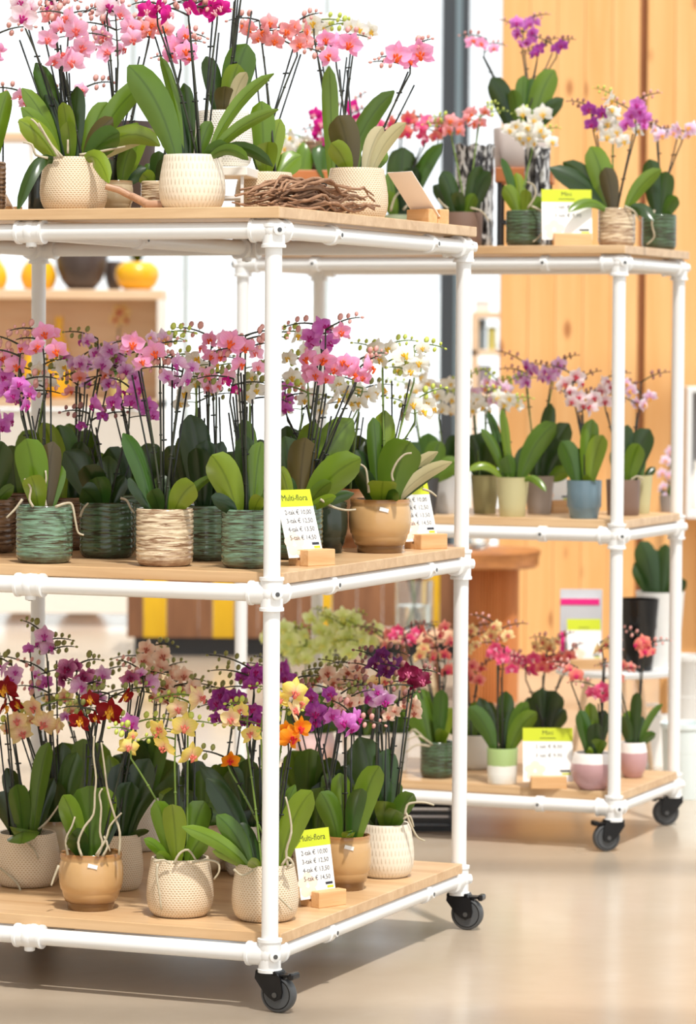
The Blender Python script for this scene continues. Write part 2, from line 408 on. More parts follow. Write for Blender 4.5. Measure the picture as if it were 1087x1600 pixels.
def trolley(loc, th, W, D, label, castor_yaws, right_clips, front_clips, mids):
    o = tag(new('plant_trolley', None, None, (*loc, 0)), label, 'trolley'); o.rotation_euler = (0, 0, th)
    # local frame: origin under the front right post, +x right, +y back
    posts = [(0, 0), (-W, 0), (0, D), (-W, D)]
    pm = MB(); pm.cyl((0,0,ZL[0]-.012), (0,0,ZL[2]), TR, 24); pm = pm.mesh('post', WHITE, True, 40)
    for p in posts: new('post', pm, o, (p[0], p[1], 0))
    fr = MB(); fr.cyl((-W, 0, 0), (0, 0, 0), TR, 24); fr = fr.mesh('rail', WHITE, True, 40)
    sr = MB(); sr.cyl((0, 0, 0), (0, D, 0), TR, 24); sr = sr.mesh('rail', WHITE, True, 40)
    for l, z in enumerate(ZL):
        new('rail', fr, o, (0, 0, z)); new('rail', fr, o, (0, D, z)); new('rail', sr, o, (0, 0, z)); new('rail', sr, o, (-W, 0, z))
        zz = .012 if l == 2 else .032
        for (x, y) in posts:
            sx = -1 if x == 0 else 1; sy = 1 if y == 0 else -1
            me = fitting_mesh('corner_fitting', [(sx*.046,0,0), (0,sy*.046,0), (0,0,-.034), (0,0,zz)], [(-sx, -sy, 0)])
            new('corner_fitting', me, o, (x, y, z))
        for x in mids:
            new('rail', sr, o, (x, 0, z))
            new('tee_fitting', fitting_mesh('tee_fitting', [(.03,0,0), (-.03,0,0), (0,.042,0)], [(0,0,-1)]), o, (x, 0, z))
            new('tee_fitting', fitting_mesh('tee_fitting', [(.03,0,0), (-.03,0,0), (0,-.042,0)], [(0,0,-1)]), o, (x, D, z))
            new('pipe_clip', CLIP, o, (x, D*.46, z), (0, 0, R(90)))
        for v in right_clips: new('pipe_clip', CLIP, o, (0, v*D, z), (0, 0, R(90)))
        for u in front_clips: new('pipe_clip', CLIP, o, (-u*W, 0, z))
        m = MB()
        if l == 2: m.box((-W-.022, -.024, z+TR+.006), (.022, D+.024, z+TR+.006+BT), bev=.0015)
        else: m.box((-W-.016, .019, z+TR+.0005), (.016, D-.019, z+TR+.0005+BT), bev=.0015)
        m.build('shelf_board', OAK, o, smooth=False)
    for i, (x, y) in enumerate(posts): castor(o, (x, y, 0), castor_yaws[i] - th)
    return o
T1 = dict(loc=(-.1479, 6.7636), th=-.3863, W=1.0611, D=1.0674)
T2 = dict(loc=(.6983, 8.9992), th=-.3844, W=1.0642, D=.5378)
trolley(**T1, label='large white tube trolley in front with three oak shelves of orchids', castor_yaws=[R(-28), R(-40), R(-18), R(10)], right_clips=(.27, .79), front_clips=(), mids=(-.5285,))
trolley(**T2, label='smaller white tube trolley standing behind beside the timber wall', castor_yaws=[R(200), R(160), R(186), R(30)], right_clips=(), front_clips=(.19, .80), mids=())
def board_top(level): return ZL[level] + TR + (.006 if level == 2 else .0005) + BT
def cart_at(T, x, v, z):
    """the point at depth v (metres behind the front rail) whose image column is x"""
    c, s = math.cos(T['th']), math.sin(T['th'])
    def P(u): return Vector((T['loc'][0] + u*c - v*s, T['loc'][1] + u*s + v*c, z))
    a, b = -1.4, .4
    for _ in range(40):
        k = (a+b)/2
        if px(P(k))[0] < x: a = k
        else: b = k
    return P(k)

# ------------------------------------------------------------------ orchids
def petal(m, L, Wd, ang, y0, curl, cup, shape, nl=6, nw=4, off=.03):
    """one petal in the x-z plane (face to -y); returns per-vertex (along, vein)"""
    vv = []; fs = []; at = []
    ca, sa = math.cos(ang), math.sin(ang)
    for i in range(nl+1):
        tt = i / nl
        w = shape(tt) * Wd / 2
        for k in range(nw+1):
            s = -1 + 2*k/nw
            x = s * w; z = off + tt * L * (1 - .06*s*s*tt)
            y = y0 + curl * tt * tt + cup * s * s * w
            vv.append((x*ca + z*sa, y, -x*sa + z*ca)); at.append((tt, s*.5+.5))
    for i in range(nl):
        for k in range(nw): a = i*(nw+1)+k; fs.append((a, a+nw+1, a+nw+2, a+1))
    m.add(vv, fs); return at
def broad(t_): return max(.12, math.sin(math.pi * min(1, t_**.72 * .985 + .012)) ** .55)
def oval(t_): return max(.16, math.sin(math.pi * min(1, t_**.8 * .97 + .02)) ** .7)
def attr_mesh(m, name, mt, ats):
    me = m.mesh(name, mt, True, None)
    for nm, j in (('along', 0), ('vein', 1)):
        a = me.attributes.new(nm, 'FLOAT', 'POINT'); a.data.foreach_set('value', [q[j] for q in ats])
    return me
FL = {}
def flower_set(k):
    if k in FL: return FL[k]
    pm, lm = flower_mat(k, 0), flower_mat(k, 1)
    out = []
    for var in range(3):
        curl = (.02, .16, -.14)[var]; cup = (.25, .7, -.5)[var]
        m = MB(); at = []
        for a in (0, R(122), R(-122)): at += petal(m, .48, .30, a, .03, curl + .05, cup, oval)
        sep = attr_mesh(m, 'flower', pm, at)
        ps = []
        for sgn in (1, -1):
            m = MB(); at = petal(m, .47, .50, sgn*R(68), -.02, curl, cup*.8, broad); ps.append(attr_mesh(m, 'petal', pm, at))
        m = MB()
        m.blob((0, -.05, .02), (.035, .05, .045), 8, 5)
        for sgn in (1, -1): m.blob((sgn*.075, -.085, -.015), (.026, .05, .06), 7, 5, ax=(sgn*.5, -.3, .8))
        m.blob((0, -.1, -.1), (.055, .03, .085), 8, 5, ax=(0, -.45, .9)); m.blob((0, -.07, -.03), (.03, .05, .03), 6, 4)
        m.v = [Vector((q.x*1.3, q.y*1.2, q.z*1.3)) for q in m.v]; lip = m.mesh('lip', lm)
        m = MB(); at = []
        for a in (0, R(122), R(-122)): at += petal(m, .48, .30, a, .03, curl + .05, cup, oval, 4, 2)
        for sgn in (1, -1): at += petal(m, .47, .50, sgn*R(68), -.02, curl, cup*.8, broad, 5, 4)
        whole = attr_mesh(m, 'flower', pm, at)
        out.append((sep, ps, lip, whole))
    FL[k] = out; return out
BUDM = {}
def bud_mat(k):
    if k not in BUDM:
        c = {'p': ((230,176,164), (200,136,130)), 'g': ((206,214,104), (168,184,70)), 'b': ((170,116,104), (124,78,78)), 'd': ((158,160,88), (120,124,62))}[k]
        m_ = mat('bud_' + k, lin(c[0]), .5); t = NT(m_); t.color(t.mix(t.noise(t.coord('Object', (90,)*3), 1.0, 2), lin(c[0]), lin(c[1]))); BUDM[k] = m_
    return BUDM[k]
def bez(a, b, c, n): return [a*(1-u)*(1-u) + b*2*u*(1-u) + c*u*u for u in [i/n for i in range(n+1)]]
def leaf_w(t_):
    return .34 + .66*math.sin(t_/.6*math.pi/2) if t_ < .6 else math.sqrt(max(0, 1 - ((t_-.6)/.4)**2.2))
def make_leaf(root, base, tip, width, mt, twist=0, droop=None, fold=-.34):
    org = Vector(root.location)
    d = tip - base; hor = Vector((d.x, d.y, 0))
    if d.z > .35 * hor.length: P1 = Vector((base.x + .32*d.x, base.y + .4*d.y, base.z + .72*d.z))
    else: P1 = Vector((base.x + .5*d.x, base.y + .5*d.y, max(base.z, tip.z) + .42*hor.length))
    N = 9; c = bez(base, P1, tip, N); m = MB(); vv = []; fs = []; across = []
    K = 6
    for i, p in enumerate(c):
        T = (c[min(i+1, N)] - c[max(i-1, 0)]).normalized()
        V = Vector((0, 1, -.12))
        w = T.cross(V)
        if w.length < .25: w = w + Vector((.4, 0, 0))
        w = Matrix.Rotation(twist * (.35 + .65*i/N), 3, T) @ w.normalized()
        n = w.cross(T)
        hw = leaf_w(i/N) * width / 2
        if i == N: hw = width * .05
        for k in range(K+1):
            s = -1 + 2*k/K
            vv.append(p + w*(s*hw) - n*(fold*hw*(abs(s)**1.7)*(1 - .4*i/N)) - org); across.append(abs(s))
    for i in range(N):
        for k in range(K): a = i*(K+1)+k; fs.append((a, a+1, a+K+2, a+K+1))
    m.add(vv, fs); me = m.mesh('leaf', mt)
    a = me.attributes.new('across', 'FLOAT', 'POINT'); a.data.foreach_set('value', across)
    return new('leaf', me, root)

# pots
def uvmap(me, n, rows):
    uv = me.uv_layers.new(name='UVMap'); 
    for poly in me.polygons:
        for li in poly.loop_indices:
            vi = me.loops[li].vertex_index; co = me.vertices[vi].co
            uv.data[li].uv = ((vi % n) / n, vi // n / rows)
        us = [uv.data[li].uv[0] for li in poly.loop_indices]
        if max(us) - min(us) > .5:
            for li in poly.loop_indices:
                if uv.data[li].uv[0] < .25: uv.data[li].uv[0] += 1
PM = {}
def glaze(name, a, b, c=None, scale=(16, 16, 230), rough=.12):
    if name in PM: return PM[name]
    m_ = mat(name, a, rough, spec=.5); t = NT(m_); v = t.coord('Object', scale)
    n = t.noise(v, 1.0, 4, .65, .8); n2 = t.noise(t.coord('Object', (70,)*3), 1.0, 3)
    cc = t.ramp(n, [(.42, b), (.53, a), (.7, a)]); cc = t.mix(t.math('MULTIPLY', n2, .45), cc, c or b)
    sp = t.node('ShaderNodeSeparateXYZ'); g = t.node('ShaderNodeTexCoord'); t.l.new(g.outputs['Generated'], sp.inputs[0])
    zz = t.math('ADD', sp.outputs[2], t.math('MULTIPLY', t.math('SUBTRACT', n2, .5), .35))
    cc = t.mix(t.math('MULTIPLY', t.ramp(zz, [(.0, (1,)*3), (.26, (0,)*3)]), .8), cc, b)       # unglazed brown foot
    t.color(cc); PM[name] = m_; return m_
def dotpot(name, a, b, su, sv, kind):
    if name in PM: return PM[name]
    m_ = mat(name, a, .38, spec=.4); t = NT(m_)
    u = t.node('ShaderNodeTexCoord'); sp = t.node('ShaderNodeSeparateXYZ'); t.l.new(u.outputs['UV'], sp.inputs[0])
    U = t.math('MULTIPLY', sp.outputs[0], float(su)); V = t.math('MULTIPLY', sp.outputs[1], float(sv))
    row = t.math('FLOOR', V); U = t.math('ADD', U, t.math('MULTIPLY', row, .5))
    fu = t.math('SUBTRACT', t.math('FRACT', U), .5); fv = t.math('SUBTRACT', t.math('FRACT', V), .5)
    ku_ = 1.0 if kind == 'dot' else 1.7; kv_ = 1.0 if kind == 'dot' else .85
    fu = t.math('MULTIPLY', fu, ku_); fv = t.math('MULTIPLY', fv, kv_)
    d = t.math('SQRT', t.math('ADD', t.math('POWER', fu, 2.0), t.math('POWER', fv, 2.0)))
    k = t.ramp(d, [(.2, (0,)*3), (.4, (1,)*3)])
    n = t.noise(t.coord('Object', (24,)*3), 1.0, 3)
    cc = t.mix(k, b, a) if kind == 'dot' else t.mix(k, a, b)
    cc = t.mix(t.math('MULTIPLY', n, .25), cc, tuple(x*.8 for x in b)); t.color(cc)
    t.bump(k if kind == 'dot' else t.math('SUBTRACT', 1.0, k), .55, .0016)
    PM[name] = m_; return m_
def amber(name, a, foot, rim):
    if name in PM: return PM[name]
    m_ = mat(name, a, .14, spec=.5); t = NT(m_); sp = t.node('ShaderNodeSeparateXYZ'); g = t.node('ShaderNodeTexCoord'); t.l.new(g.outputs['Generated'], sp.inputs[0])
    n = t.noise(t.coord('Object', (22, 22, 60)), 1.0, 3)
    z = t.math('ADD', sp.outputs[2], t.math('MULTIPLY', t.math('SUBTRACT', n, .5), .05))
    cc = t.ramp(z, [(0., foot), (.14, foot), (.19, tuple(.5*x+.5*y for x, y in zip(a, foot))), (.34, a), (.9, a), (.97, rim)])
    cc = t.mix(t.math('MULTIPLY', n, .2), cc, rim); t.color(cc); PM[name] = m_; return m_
def plain(name, c, rough=.5, c2=None):
    if name in PM: return PM[name]
    m_ = mat(name, c, rough); t = NT(m_); n = t.noise(t.coord('Object', (40,)*3), 1.0, 3); t.color(t.mix(t.math('MULTIPLY', n, .35), c, c2 or tuple(x*.75 for x in c))); PM[name] = m_; return m_
def dipped(name, a, b, lv, rough=.3):
    if name in PM: return PM[name]
    m_ = mat(name, a, rough); t = NT(m_); sp = t.node('ShaderNodeSeparateXYZ'); g = t.node('ShaderNodeTexCoord'); t.l.new(g.outputs['Generated'], sp.inputs[0])
    n = t.noise(t.coord('Object', (30,)*3), 1.0, 2)
    z = t.math('ADD', sp.outputs[2], t.math('MULTIPLY', t.math('SUBTRACT', n, .5), .06))
    t.color(t.ramp(z, [(lv-.01, a), (lv+.01, b)])); PM[name] = m_; return m_
CREAM, SAND = lin((228, 212, 188)), lin((206, 184, 152))
POTS = {
 'teal':   ('rib', lambda: glaze('pot_teal_glaze', lin((122,154,128)), lin((70,54,38)), lin((74,94,74)))),
 'green':  ('rib', lambda: glaze('pot_green_glaze', lin((84,108,80)), lin((54,46,32)), lin((52,68,48)))),
 'rcream': ('rib', lambda: glaze('pot_cream_rib', lin((226,208,178)), lin((120,84,60)), lin((190,164,130)))),
 'rbrown': ('rib', lambda: glaze('pot_brown_rib', lin((146,116,88)), lin((60,42,32)), lin((96,72,54)))),
 'dots':   ('belly', lambda: dotpot('pot_cream_dots', CREAM, lin((196,168,132)), 58, 26, 'dot')),
 'wdots':  ('belly', lambda: dotpot('pot_white_dots', lin((236,232,222)), lin((206,198,184)), 58, 26, 'dot')),
 'drops':  ('belly', lambda: dotpot('pot_cream_drops', lin((222,208,184)), lin((234,222,202)), 46, 7, 'drop')),
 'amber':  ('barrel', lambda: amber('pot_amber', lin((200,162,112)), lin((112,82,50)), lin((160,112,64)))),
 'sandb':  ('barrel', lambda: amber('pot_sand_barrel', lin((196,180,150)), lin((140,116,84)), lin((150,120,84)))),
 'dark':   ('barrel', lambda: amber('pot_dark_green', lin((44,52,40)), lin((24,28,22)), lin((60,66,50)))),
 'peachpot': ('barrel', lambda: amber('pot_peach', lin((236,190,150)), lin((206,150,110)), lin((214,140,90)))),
 'olive':  ('taper', lambda: plain('pot_olive', lin((196,188,142)), .5)),
 'dolive': ('taper', lambda: plain('pot_dark_olive', lin((150,142,98)), .5)),
 'taupe':  ('taper', lambda: plain('pot_taupe', lin((152,138,128)), .5)),
 'mtaupe': ('square', lambda: plain('pot_pale_taupe', lin((206,194,188)), .5)),
 'blue':   ('step', lambda: plain('pot_slate_blue', lin((104,126,138)), .22, lin((120,146,158)))),
 'brown':  ('cyl', lambda: plain('pot_brown', lin((122,96,82)), .45)),
 'grey':   ('taper', lambda: plain('pot_pale_grey', lin((206,206,206)), .4)),
 'char':   ('taper', lambda: plain('pot_charcoal', lin((66,66,68)), .4)),
 'white':  ('taper', lambda: plain('pot_white', lin((238,236,232)), .3)),
 'blk':    ('taper', lambda: plain('pot_black_gloss', (.008,.008,.009), .08)),
 'gw':     ('cyl', lambda: dipped('pot_green_white', lin((236,234,226)), lin((166,190,124)), .52)),
 'mauve':  ('bowl', lambda: dipped('pot_mauve_dipped', lin((190,150,152)), lin((238,230,226)), .72)),
 'pinkpot': ('bowl', lambda: plain('pot_pale_pink', lin((236,206,206)), .35)),
 'sage':   ('cyl', lambda: plain('pot_sage', lin((150,160,130)), .5)),
 'seed':   ('cyl', lambda: plain('pot_kraft', lin((200,186,120)), .5)),
}
PROF = {  # outer radius (1 = widest) against height 0..1
 'rib':   [(.80,0),(.90,.03),(.97,.10)] + [(1.0,.14+.0145*i) for i in range(58)] + [(.985,.985),(.96,1)],
 'belly': [(.66,0),(.78,.015),(.90,.09),(.97,.2),(1.0,.34),(.99,.5),(.96,.65),(.915,.8),(.875,.92),(.86,.98),(.84,1)],
 'barrel':[(.70,0),(.72,.02),(.73,.13),(.80,.15),(.86,.25),(.885,.3),(.89,.33),(.94,.36),(.985,.48),(1.0,.62),(.985,.76),(.945,.86),(.93,.88),(.95,.90),(.955,.98),(.93,1)],
 'taper': [(.72,0),(.745,.02),(.80,.25),(.86,.5),(.92,.75),(.97,.97),(.985,1)],
 'step':  [(.76,0),(.80,.04),(.90,.26),(.985,.32),(.99,.7),(1.0,1)],
 'cyl':   [(.88,0),(.93,.03),(.95,.3),(.97,.6),(1.0,.98),(.99,1)],
 'bowl':  [(.52,0),(.62,.03),(.85,.22),(.97,.42),(1.0,.58),(.97,.74),(.90,.90),(.86,.98),(.84,1)],
 'square':[(.90,0),(.94,.03),(.97,.5),(1.0,.97),(.98,1)],
}
def make_pot(root, kind, r, H, seed=0):
    shape, mf = POTS[kind]; pr = PROF[shape]
    ro = [(a*r, z*H) for a, z in pr]
    ri = ro[-1][0] - .0045
    prof = ro + [(ri, H - .001), (ri*.985, H*.86), (ri*.97, H*.8)]
    n = 48
    fn = None
    if shape == 'rib':
        k = 10.5
        def fn(i, rr, z, a):
            h = z/H
            if not (.08 < h < .97) or rr < .9*r: return 0
            ph = noise.noise(Vector((math.cos(a)*2.6 + seed*7.1, math.sin(a)*2.6, h*3.0)))
            return r*.013*math.sin(2*math.pi*(h*k + ph*.6)) + r*.005*noise.noise(Vector((math.cos(a)*5, math.sin(a)*5 + seed, h*11)))
    if shape == 'square':
        def fn(i, rr, z, a):
            return rr*(.93/max(abs(math.cos(a)), abs(math.sin(a)))**.75 - .93)*.55
    m = MB(); m.lathe(prof, n, fn=fn)
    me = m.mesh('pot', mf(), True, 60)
    if shape == 'belly': uvmap(me, n, 10.0) if False else arc_uv(me, n, ro, H)
    p = new('pot', me, root)
    m = MB(); m.lathe([(ri*.98, H*.84), (ri*.6, H*.875), (ri*.2, H*.88)], 20)
    for q in m.v: q.z += rnd.uniform(-.003, .004)
    m.build('potting_bark', BARK, root)
    return p
def arc_uv(me, n, ro, H):
    uv = me.uv_layers.new(name='UVMap')
    for poly in me.polygons:
        us = []
        for li in poly.loop_indices:
            vi = me.loops[li].vertex_index; us.append((vi % n)/n)
        wrap = max(us) - min(us) > .5
        for li, u in zip(poly.loop_indices, us):
            uv.data[li].uv = (u + (1 if wrap and u < .25 else 0), me.vertices[me.loops[li].vertex_index].co.z / H)

STICK = mat('white_sticker', (.85, .85, .84), .5)
def spray(root, p0, p1, bud, size, rs):
    """a thin arching twig with alternate buds shrinking towards the tip"""
    org = Vector(root.location); m = MB()
    mid = (p0 + p1)/2 + Vector((0, 0, abs(p1.x-p0.x)*.13 + .003))
    c = bez(p0, mid, p1, 8); m.tube([q - org for q in c], [.0019*(1.2 - .6*i/8) for i in range(9)], 5, 0)
    for i in (3, 4, 5, 6, 7, 8):
        q = c[i]; sgn = 1 if i % 2 else -1; s = size*(1.3 - .1*i)*rs.uniform(.8, 1.15)
        off = Vector((sgn*.35*rs.uniform(.4, 1), rs.uniform(-.6, .6), .8*sgn)).normalized()*s*1.1
        if i == 8: off = (c[8]-c[7]).normalized()*s
        m.tube([q-org, q+off-org], .0008, 4, 0); m.blob(q+off*1.35-org, (s*.72, s*.72, s), 6, 4, 1, ax=off)
    o = m.build('bud_spray', [STEMM if bud != 'g' else STEMG, bud_mat(bud)], root, flat=None); o['kind'] = 'stuff'
CART = {'1': T1, '2': T2}
BUD = {'white': 'g', 'yellow': 'g', 'cream': 'g', 'lime': 'g', 'redy': 'd', 'peach': 'd', 'whitep': 'g', 'purple': 'b', 'dpurple': 'b', 'crimson': 'b', 'mag': 'p'}
COUNT = [0]
def orchid(shelf, pot, x, yb, w, h, label, leaves=(), heads=(), roots=(), v=None, ztop=None, Y=None, near=None, auto=0, lh=90, size=None, group=None, sticker=False, bare=False):
    """shelf '1m' = front trolley, middle board. All sizes are read off the photograph in pixels and turned into metres at the plant's own depth"""
    COUNT[0] += 1; rs = random.Random(COUNT[0]*13 + 5)
    T = CART.get(shelf[0]); lev = {'b': 0, 'm': 1, 't': 2}.get(shelf[1:2], 0)
    z = ztop if ztop is not None else board_top(lev)
    prf = PROF[POTS[pot][0]]
    if Y is not None: p = at_y(x, yb, Y); p.z = z
    elif v is not None: p = cart_at(T, x, v, z)
    else:
        p = at_z(x, yb - 1, z); r0 = w/2*p.y/F*prf[0][0]; dv = (p - CO); dv.z = 0; p = p + dv.normalized()*r0*.98
    k = p.y / F; r = w/2*k; H = h*k
    if near is None: near = shelf[0] == '1'
    root = tag(new('potted_orchid', None, None, p), label, 'orchid', group)
    pt = make_pot(root, pot, r, H, COUNT[0])
    if sticker:
        m = MB(); m.box((-.010, -.0012, -.004), (.010, 0, .004)); s_ = m.build('price_sticker', STICK, pt, smooth=False)
        s_.location = (r*.12, -r*.98, H*.82); s_.rotation_euler = (0, R(14), R(6))
    zt = p.z + H*.9
    rim = Vector((p.x, p.y, zt)); rx, ry = px(rim)
    ls = list(leaves)
    for i in range(auto):
        a = (i + .5)/auto*2 - 1 + rs.uniform(-.12, .12)
        ls.append((rx + a*lh*.75, ry - lh*(1 - .75*abs(a)**1.5)*rs.uniform(.75, 1.05), lh*.36*rs.uniform(.85, 1.15), rs.choice('mmdd')))
    for i, L in enumerate(ls):
        tx, ty, lw = L[:3]; mk = L[3] if len(L) > 3 else rs.choice('mmmdl')
        dy = L[4] if len(L) > 4 else (rs.uniform(-.5, .6)*.09)
        if ty > ry - 6: dy = -abs(dy) - r*.5
        bx = max(-.55, min(.55, (tx - rx)/(w*1.3)))*r*.8
        base = rim + Vector((bx, dy*.35, -.004))
        tip = at_y(tx, ty, p.y + dy)
        make_leaf(root, base, tip, lw*k*1.04, LMAT[mk], L[5] if len(L) > 5 else rs.uniform(-.45, .45))
    for hd in heads:
        kind, pts = hd[0], hd[1]; opt = hd[2] if len(hd) > 2 else {}
        fs = FL.get(kind) or flower_set(kind)
        sz = opt.get('s', size or (35 if near else 26)); bud = opt.get('bud', BUD.get(kind, 'p'))
        D0 = opt.get('dy', rs.uniform(-.03, .04))
        allp = [(q[0], q[1], q[2] if len(q) > 2 else sz*rs.uniform(.9, 1.08), rs.uniform(-.02, .02)) for q in pts]
        cx = sum(q[0] for q in allp)/len(allp); cy0 = max(q[1] for q in allp); cy1 = min(q[1] for q in allp)
        for e in range(opt.get('x', 2)):
            allp.append((cx + rs.uniform(-1, 1)*sz*.9, rs.uniform(cy1 - 4, cy0 + 6), sz*rs.uniform(.75, .98), rs.uniform(.025, .07)))
        st = rim + Vector((rs.uniform(-.4, .4)*r, rs.uniform(-.3, .3)*r, -.01))
        low = at_y(cx + rs.uniform(-3, 3), cy0 + sz*.5, p.y + D0 + .02); top = at_y(cx + rs.uniform(-8, 8), cy1 - sz*.1, p.y + D0 + .025)
        midp = st.lerp(low, .5); midp.x = st.x + (low.x - st.x)*.36
        path = bez(st, midp, low, 8); path += bez(low, low.lerp(top, .5) + (low-midp).normalized()*.01, top, 5)[1:]
        m = MB(); gm_ = STEMG if opt.get('green') else STEMM
        m.tube([q - p for q in path], [.0026 - .0011*i/len(path) for i in range(len(path))], 6)
        for i in (2, 4, 6): m.blob(path[i] - p, (.0036, .0036, .0028), 6, 3)
        objs = []
        for (fx, fy, s_, dj) in allp:
            fp = at_y(fx, fy, p.y + D0 + dj)
            near_q = min(path[8:], key=lambda q: (q - fp).length) if len(path) > 8 else path[-1]
            back = fp + Vector((0, .012*s_*k/.045, 0))
            mm = (near_q + back)/2 + Vector((0, .006, .004))
            m.tube([q - p for q in bez(near_q, mm, back, 4)], .0012, 5); objs.append((fp, s_*k))
        m.build('flower_stem', gm_, root, flat=None)
        if not opt.get('nostake'):
            q2 = path[8]; m = MB(); sb = st + Vector((rs.uniform(-.006, .006), .005, 0)); tp = st.lerp(q2, opt.get('stk', .97)) + Vector((rs.uniform(-.008, .008), .008, rs.uniform(0, .03)))
            m.tube([sb - p, tp - p], .0019, 6); 
            for u in (.45, .8):
                q = sb.lerp(tp, u) - p; m.tube([q + Vector((-.006, -.004, 0)), q + Vector((.007, -.004, .001))], .0018, 5)
            m.build('stake', STAKE, root, flat=None)
            if near and len(pts) > 1:
                m = MB(); dx = rs.choice((-1, 1))*rs.uniform(.008, .02); m.tube([sb + Vector((dx*.8, .012, 0)) - p, tp + Vector((dx, .014, rs.uniform(-.05, .0))) - p], .0019, 6)
                m.build('stake', STAKE, root, flat=None)
        for (fp, sm) in objs:
            va = rs.randrange(3); sep, ps, lip, whole = fs[va]
            yaw = rs.gauss(0, .6); yaw += max(-.5, min(.5, (px(fp)[0] - cx)/80))
            fo = new('flower', sep if near else whole, root, fp - p, (rs.gauss(.1, .3), rs.gauss(0, .3), yaw), sm*1.0)
            new('lip', lip, fo)
            if near:
                for q in ps: new('petal', q, fo)
        for b in range(opt.get('b', 2)):
            sgn = opt.get('bs', rs.choice((-1, 1))) if b == 0 else -opt.get('bs', rs.choice((-1, 1)))
            q0 = path[max(7, len(path) - 1 - b*2)]
            L = rs.uniform(30, 66)*(1 if near else .75)
            qx, qy = px(q0)
            e = at_y(qx + sgn*L, qy - rs.uniform(-6, 22), q0.y + rs.uniform(-.02, .03))
            spray(root, q0, e, bud, .0084 if near else .0068, rs)
    for rt in roots:
        P = [at_y(q[0], q[1], p.y - r*(rt[-1] if isinstance(rt[-1], (int, float)) else .9)) for q in rt if isinstance(q, tuple)]
        m = MB(); pts = []
        for i in range(len(P)-1):
            a = P[max(i-1, 0)]; b = P[i]; c_ = P[i+1]; d = P[min(i+2, len(P)-1)]
            for u in (0, .33, .66): pts.append(.5*((2*b) + (c_-a)*u + (2*a - 5*b + 4*c_ - d)*u*u + (-a + 3*b - 3*c_ + d)*u**3))
        pts.append(P[-1]); m.tube([q - p for q in pts], [.0030 - .0012*i/len(pts) for i in range(len(pts))], 6)
        m.build('aerial_root', ROOT, root, flat=None)
    return root

# ================= front trolley, middle shelf =================
G = 'orchids on the middle shelf of the front trolley'
orchid('1m', 'rbrown', -18, 866, 86, 84, 'pink orchid in brown ribbed pot cut off by the left picture edge, middle front shelf', group=G,
  leaves=[(4, 690, 44, 'd', -.03), (-30, 700, 40, 'd'), (22, 760, 20, 'm', -.04)],
  heads=[('orchid', [(8, 590), (-12, 572), (2, 668), (-8, 640)]), ('pink', [(-20, 540), (4, 560)])])
orchid('1m', 'teal', 69, 882, 88, 90, 'orchid with pale pink orange-lipped flowers in the teal ribbed pot nearest the left edge', group=G,
  leaves=[(40, 686, 48, 'l', -.045, .1), (48, 744, 35, 'l', -.075, 0), (83, 690, 34, 'p', 0, .2), (97, 728, 26, 'm', .02), (70, 700, 34, 'd', .05)],
  heads=[('pink', [(69, 521, 40), (88, 548, 40), (58, 540, 30)], {'dy': -.03, 'b': 2}), ('pink', [(25, 572, 40), (34, 545, 28)], {'x': 0}), ('orchid', [(31, 600), (20, 618, 30), (41, 634), (48, 615, 28)], {'dy': 0})],
  roots=[[(72, 792), (70, 780), (68, 765), (72, 750), (71, 735), .4], [(86, 792), (105, 786), (113, 790), (118, 815), (122, 832), (131, 836), 1.02], [(52, 792), (46, 780), (48, 762), (38, 748), 1.0], [(35, 780), (24, 795), (10, 809), 1.0]])
orchid('1m', 'rbrown', 112, 861, 82, 82, 'orchid in dark brown ribbed pot half hidden between the teal and dark green pots', group=G,
  leaves=[(92, 664, 46, 'm'), (84, 694, 50, 'd'), (128, 690, 36, 'd'), (66, 660, 36, 'l')],
  heads=[('lilac', [(150, 552), (171, 548), (137, 533, 28), (160, 570)], {'bs': -1, 'bud': 'd', 'b': 3}), ('peachp', [(163, 588, 38), (124, 590, 26), (110, 612, 22)], {'x': 0})])
orchid('1m', 'green', 167, 874, 86, 87, 'magenta orchid in dark green ribbed pot with a brown-streaked glaze', group=G,
  leaves=[(132, 728, 42, 'd', -.04), (128, 764, 36, 'd', -.06), (195, 744, 26, 'd', .0), (100, 706, 48, 'd', .04), (170, 712, 38, 'd', .05), (150, 746, 34, 'm', -.05)],
  heads=[('orchid', [(146, 634, 36), (190, 613, 38), (217, 608, 38), (229, 636, 36), (177, 629, 34), (206, 628, 32), (238, 650, 26)], {'dy': -.03, 'x': 1, 'b': 1}), ('purple', [(160, 650, 22), (128, 665, 20)], {'x': 0, 'b': 2})],
  roots=[[(125, 808), (130, 795), (138, 786), 1.02], [(188, 778), (198, 782), (204, 794), (210, 802), 1.0]])
orchid('1m', 'rcream', 257, 887, 90, 90, 'pink orange-lipped orchid in cream ribbed pot with brown glaze streaks', group=G,
  leaves=[(192, 677, 30, 'm', 0, .5), (200, 748, 28, 'd', .0, .4), (303, 756, 40, 'l', -.08, .1), (333, 744, 16, 'm', .0, .7), (248, 742, 30, 'd'), (236, 766, 26, 'd', -.05), (280, 758, 26, 'm', .03)],
  heads=[('pink', [(208, 538, 42), (241, 551, 42), (222, 566, 34)], {'dy': -.04, 'b': 3, 'bs': -1}), ('lilac', [(277, 570, 36), (291, 594, 38), (262, 588, 30), (300, 575, 28)], {'bud': 'p'}), ('whitep', [(257, 531, 36), (236, 528, 28)], {'x': 0, 'bud': 'g'})])
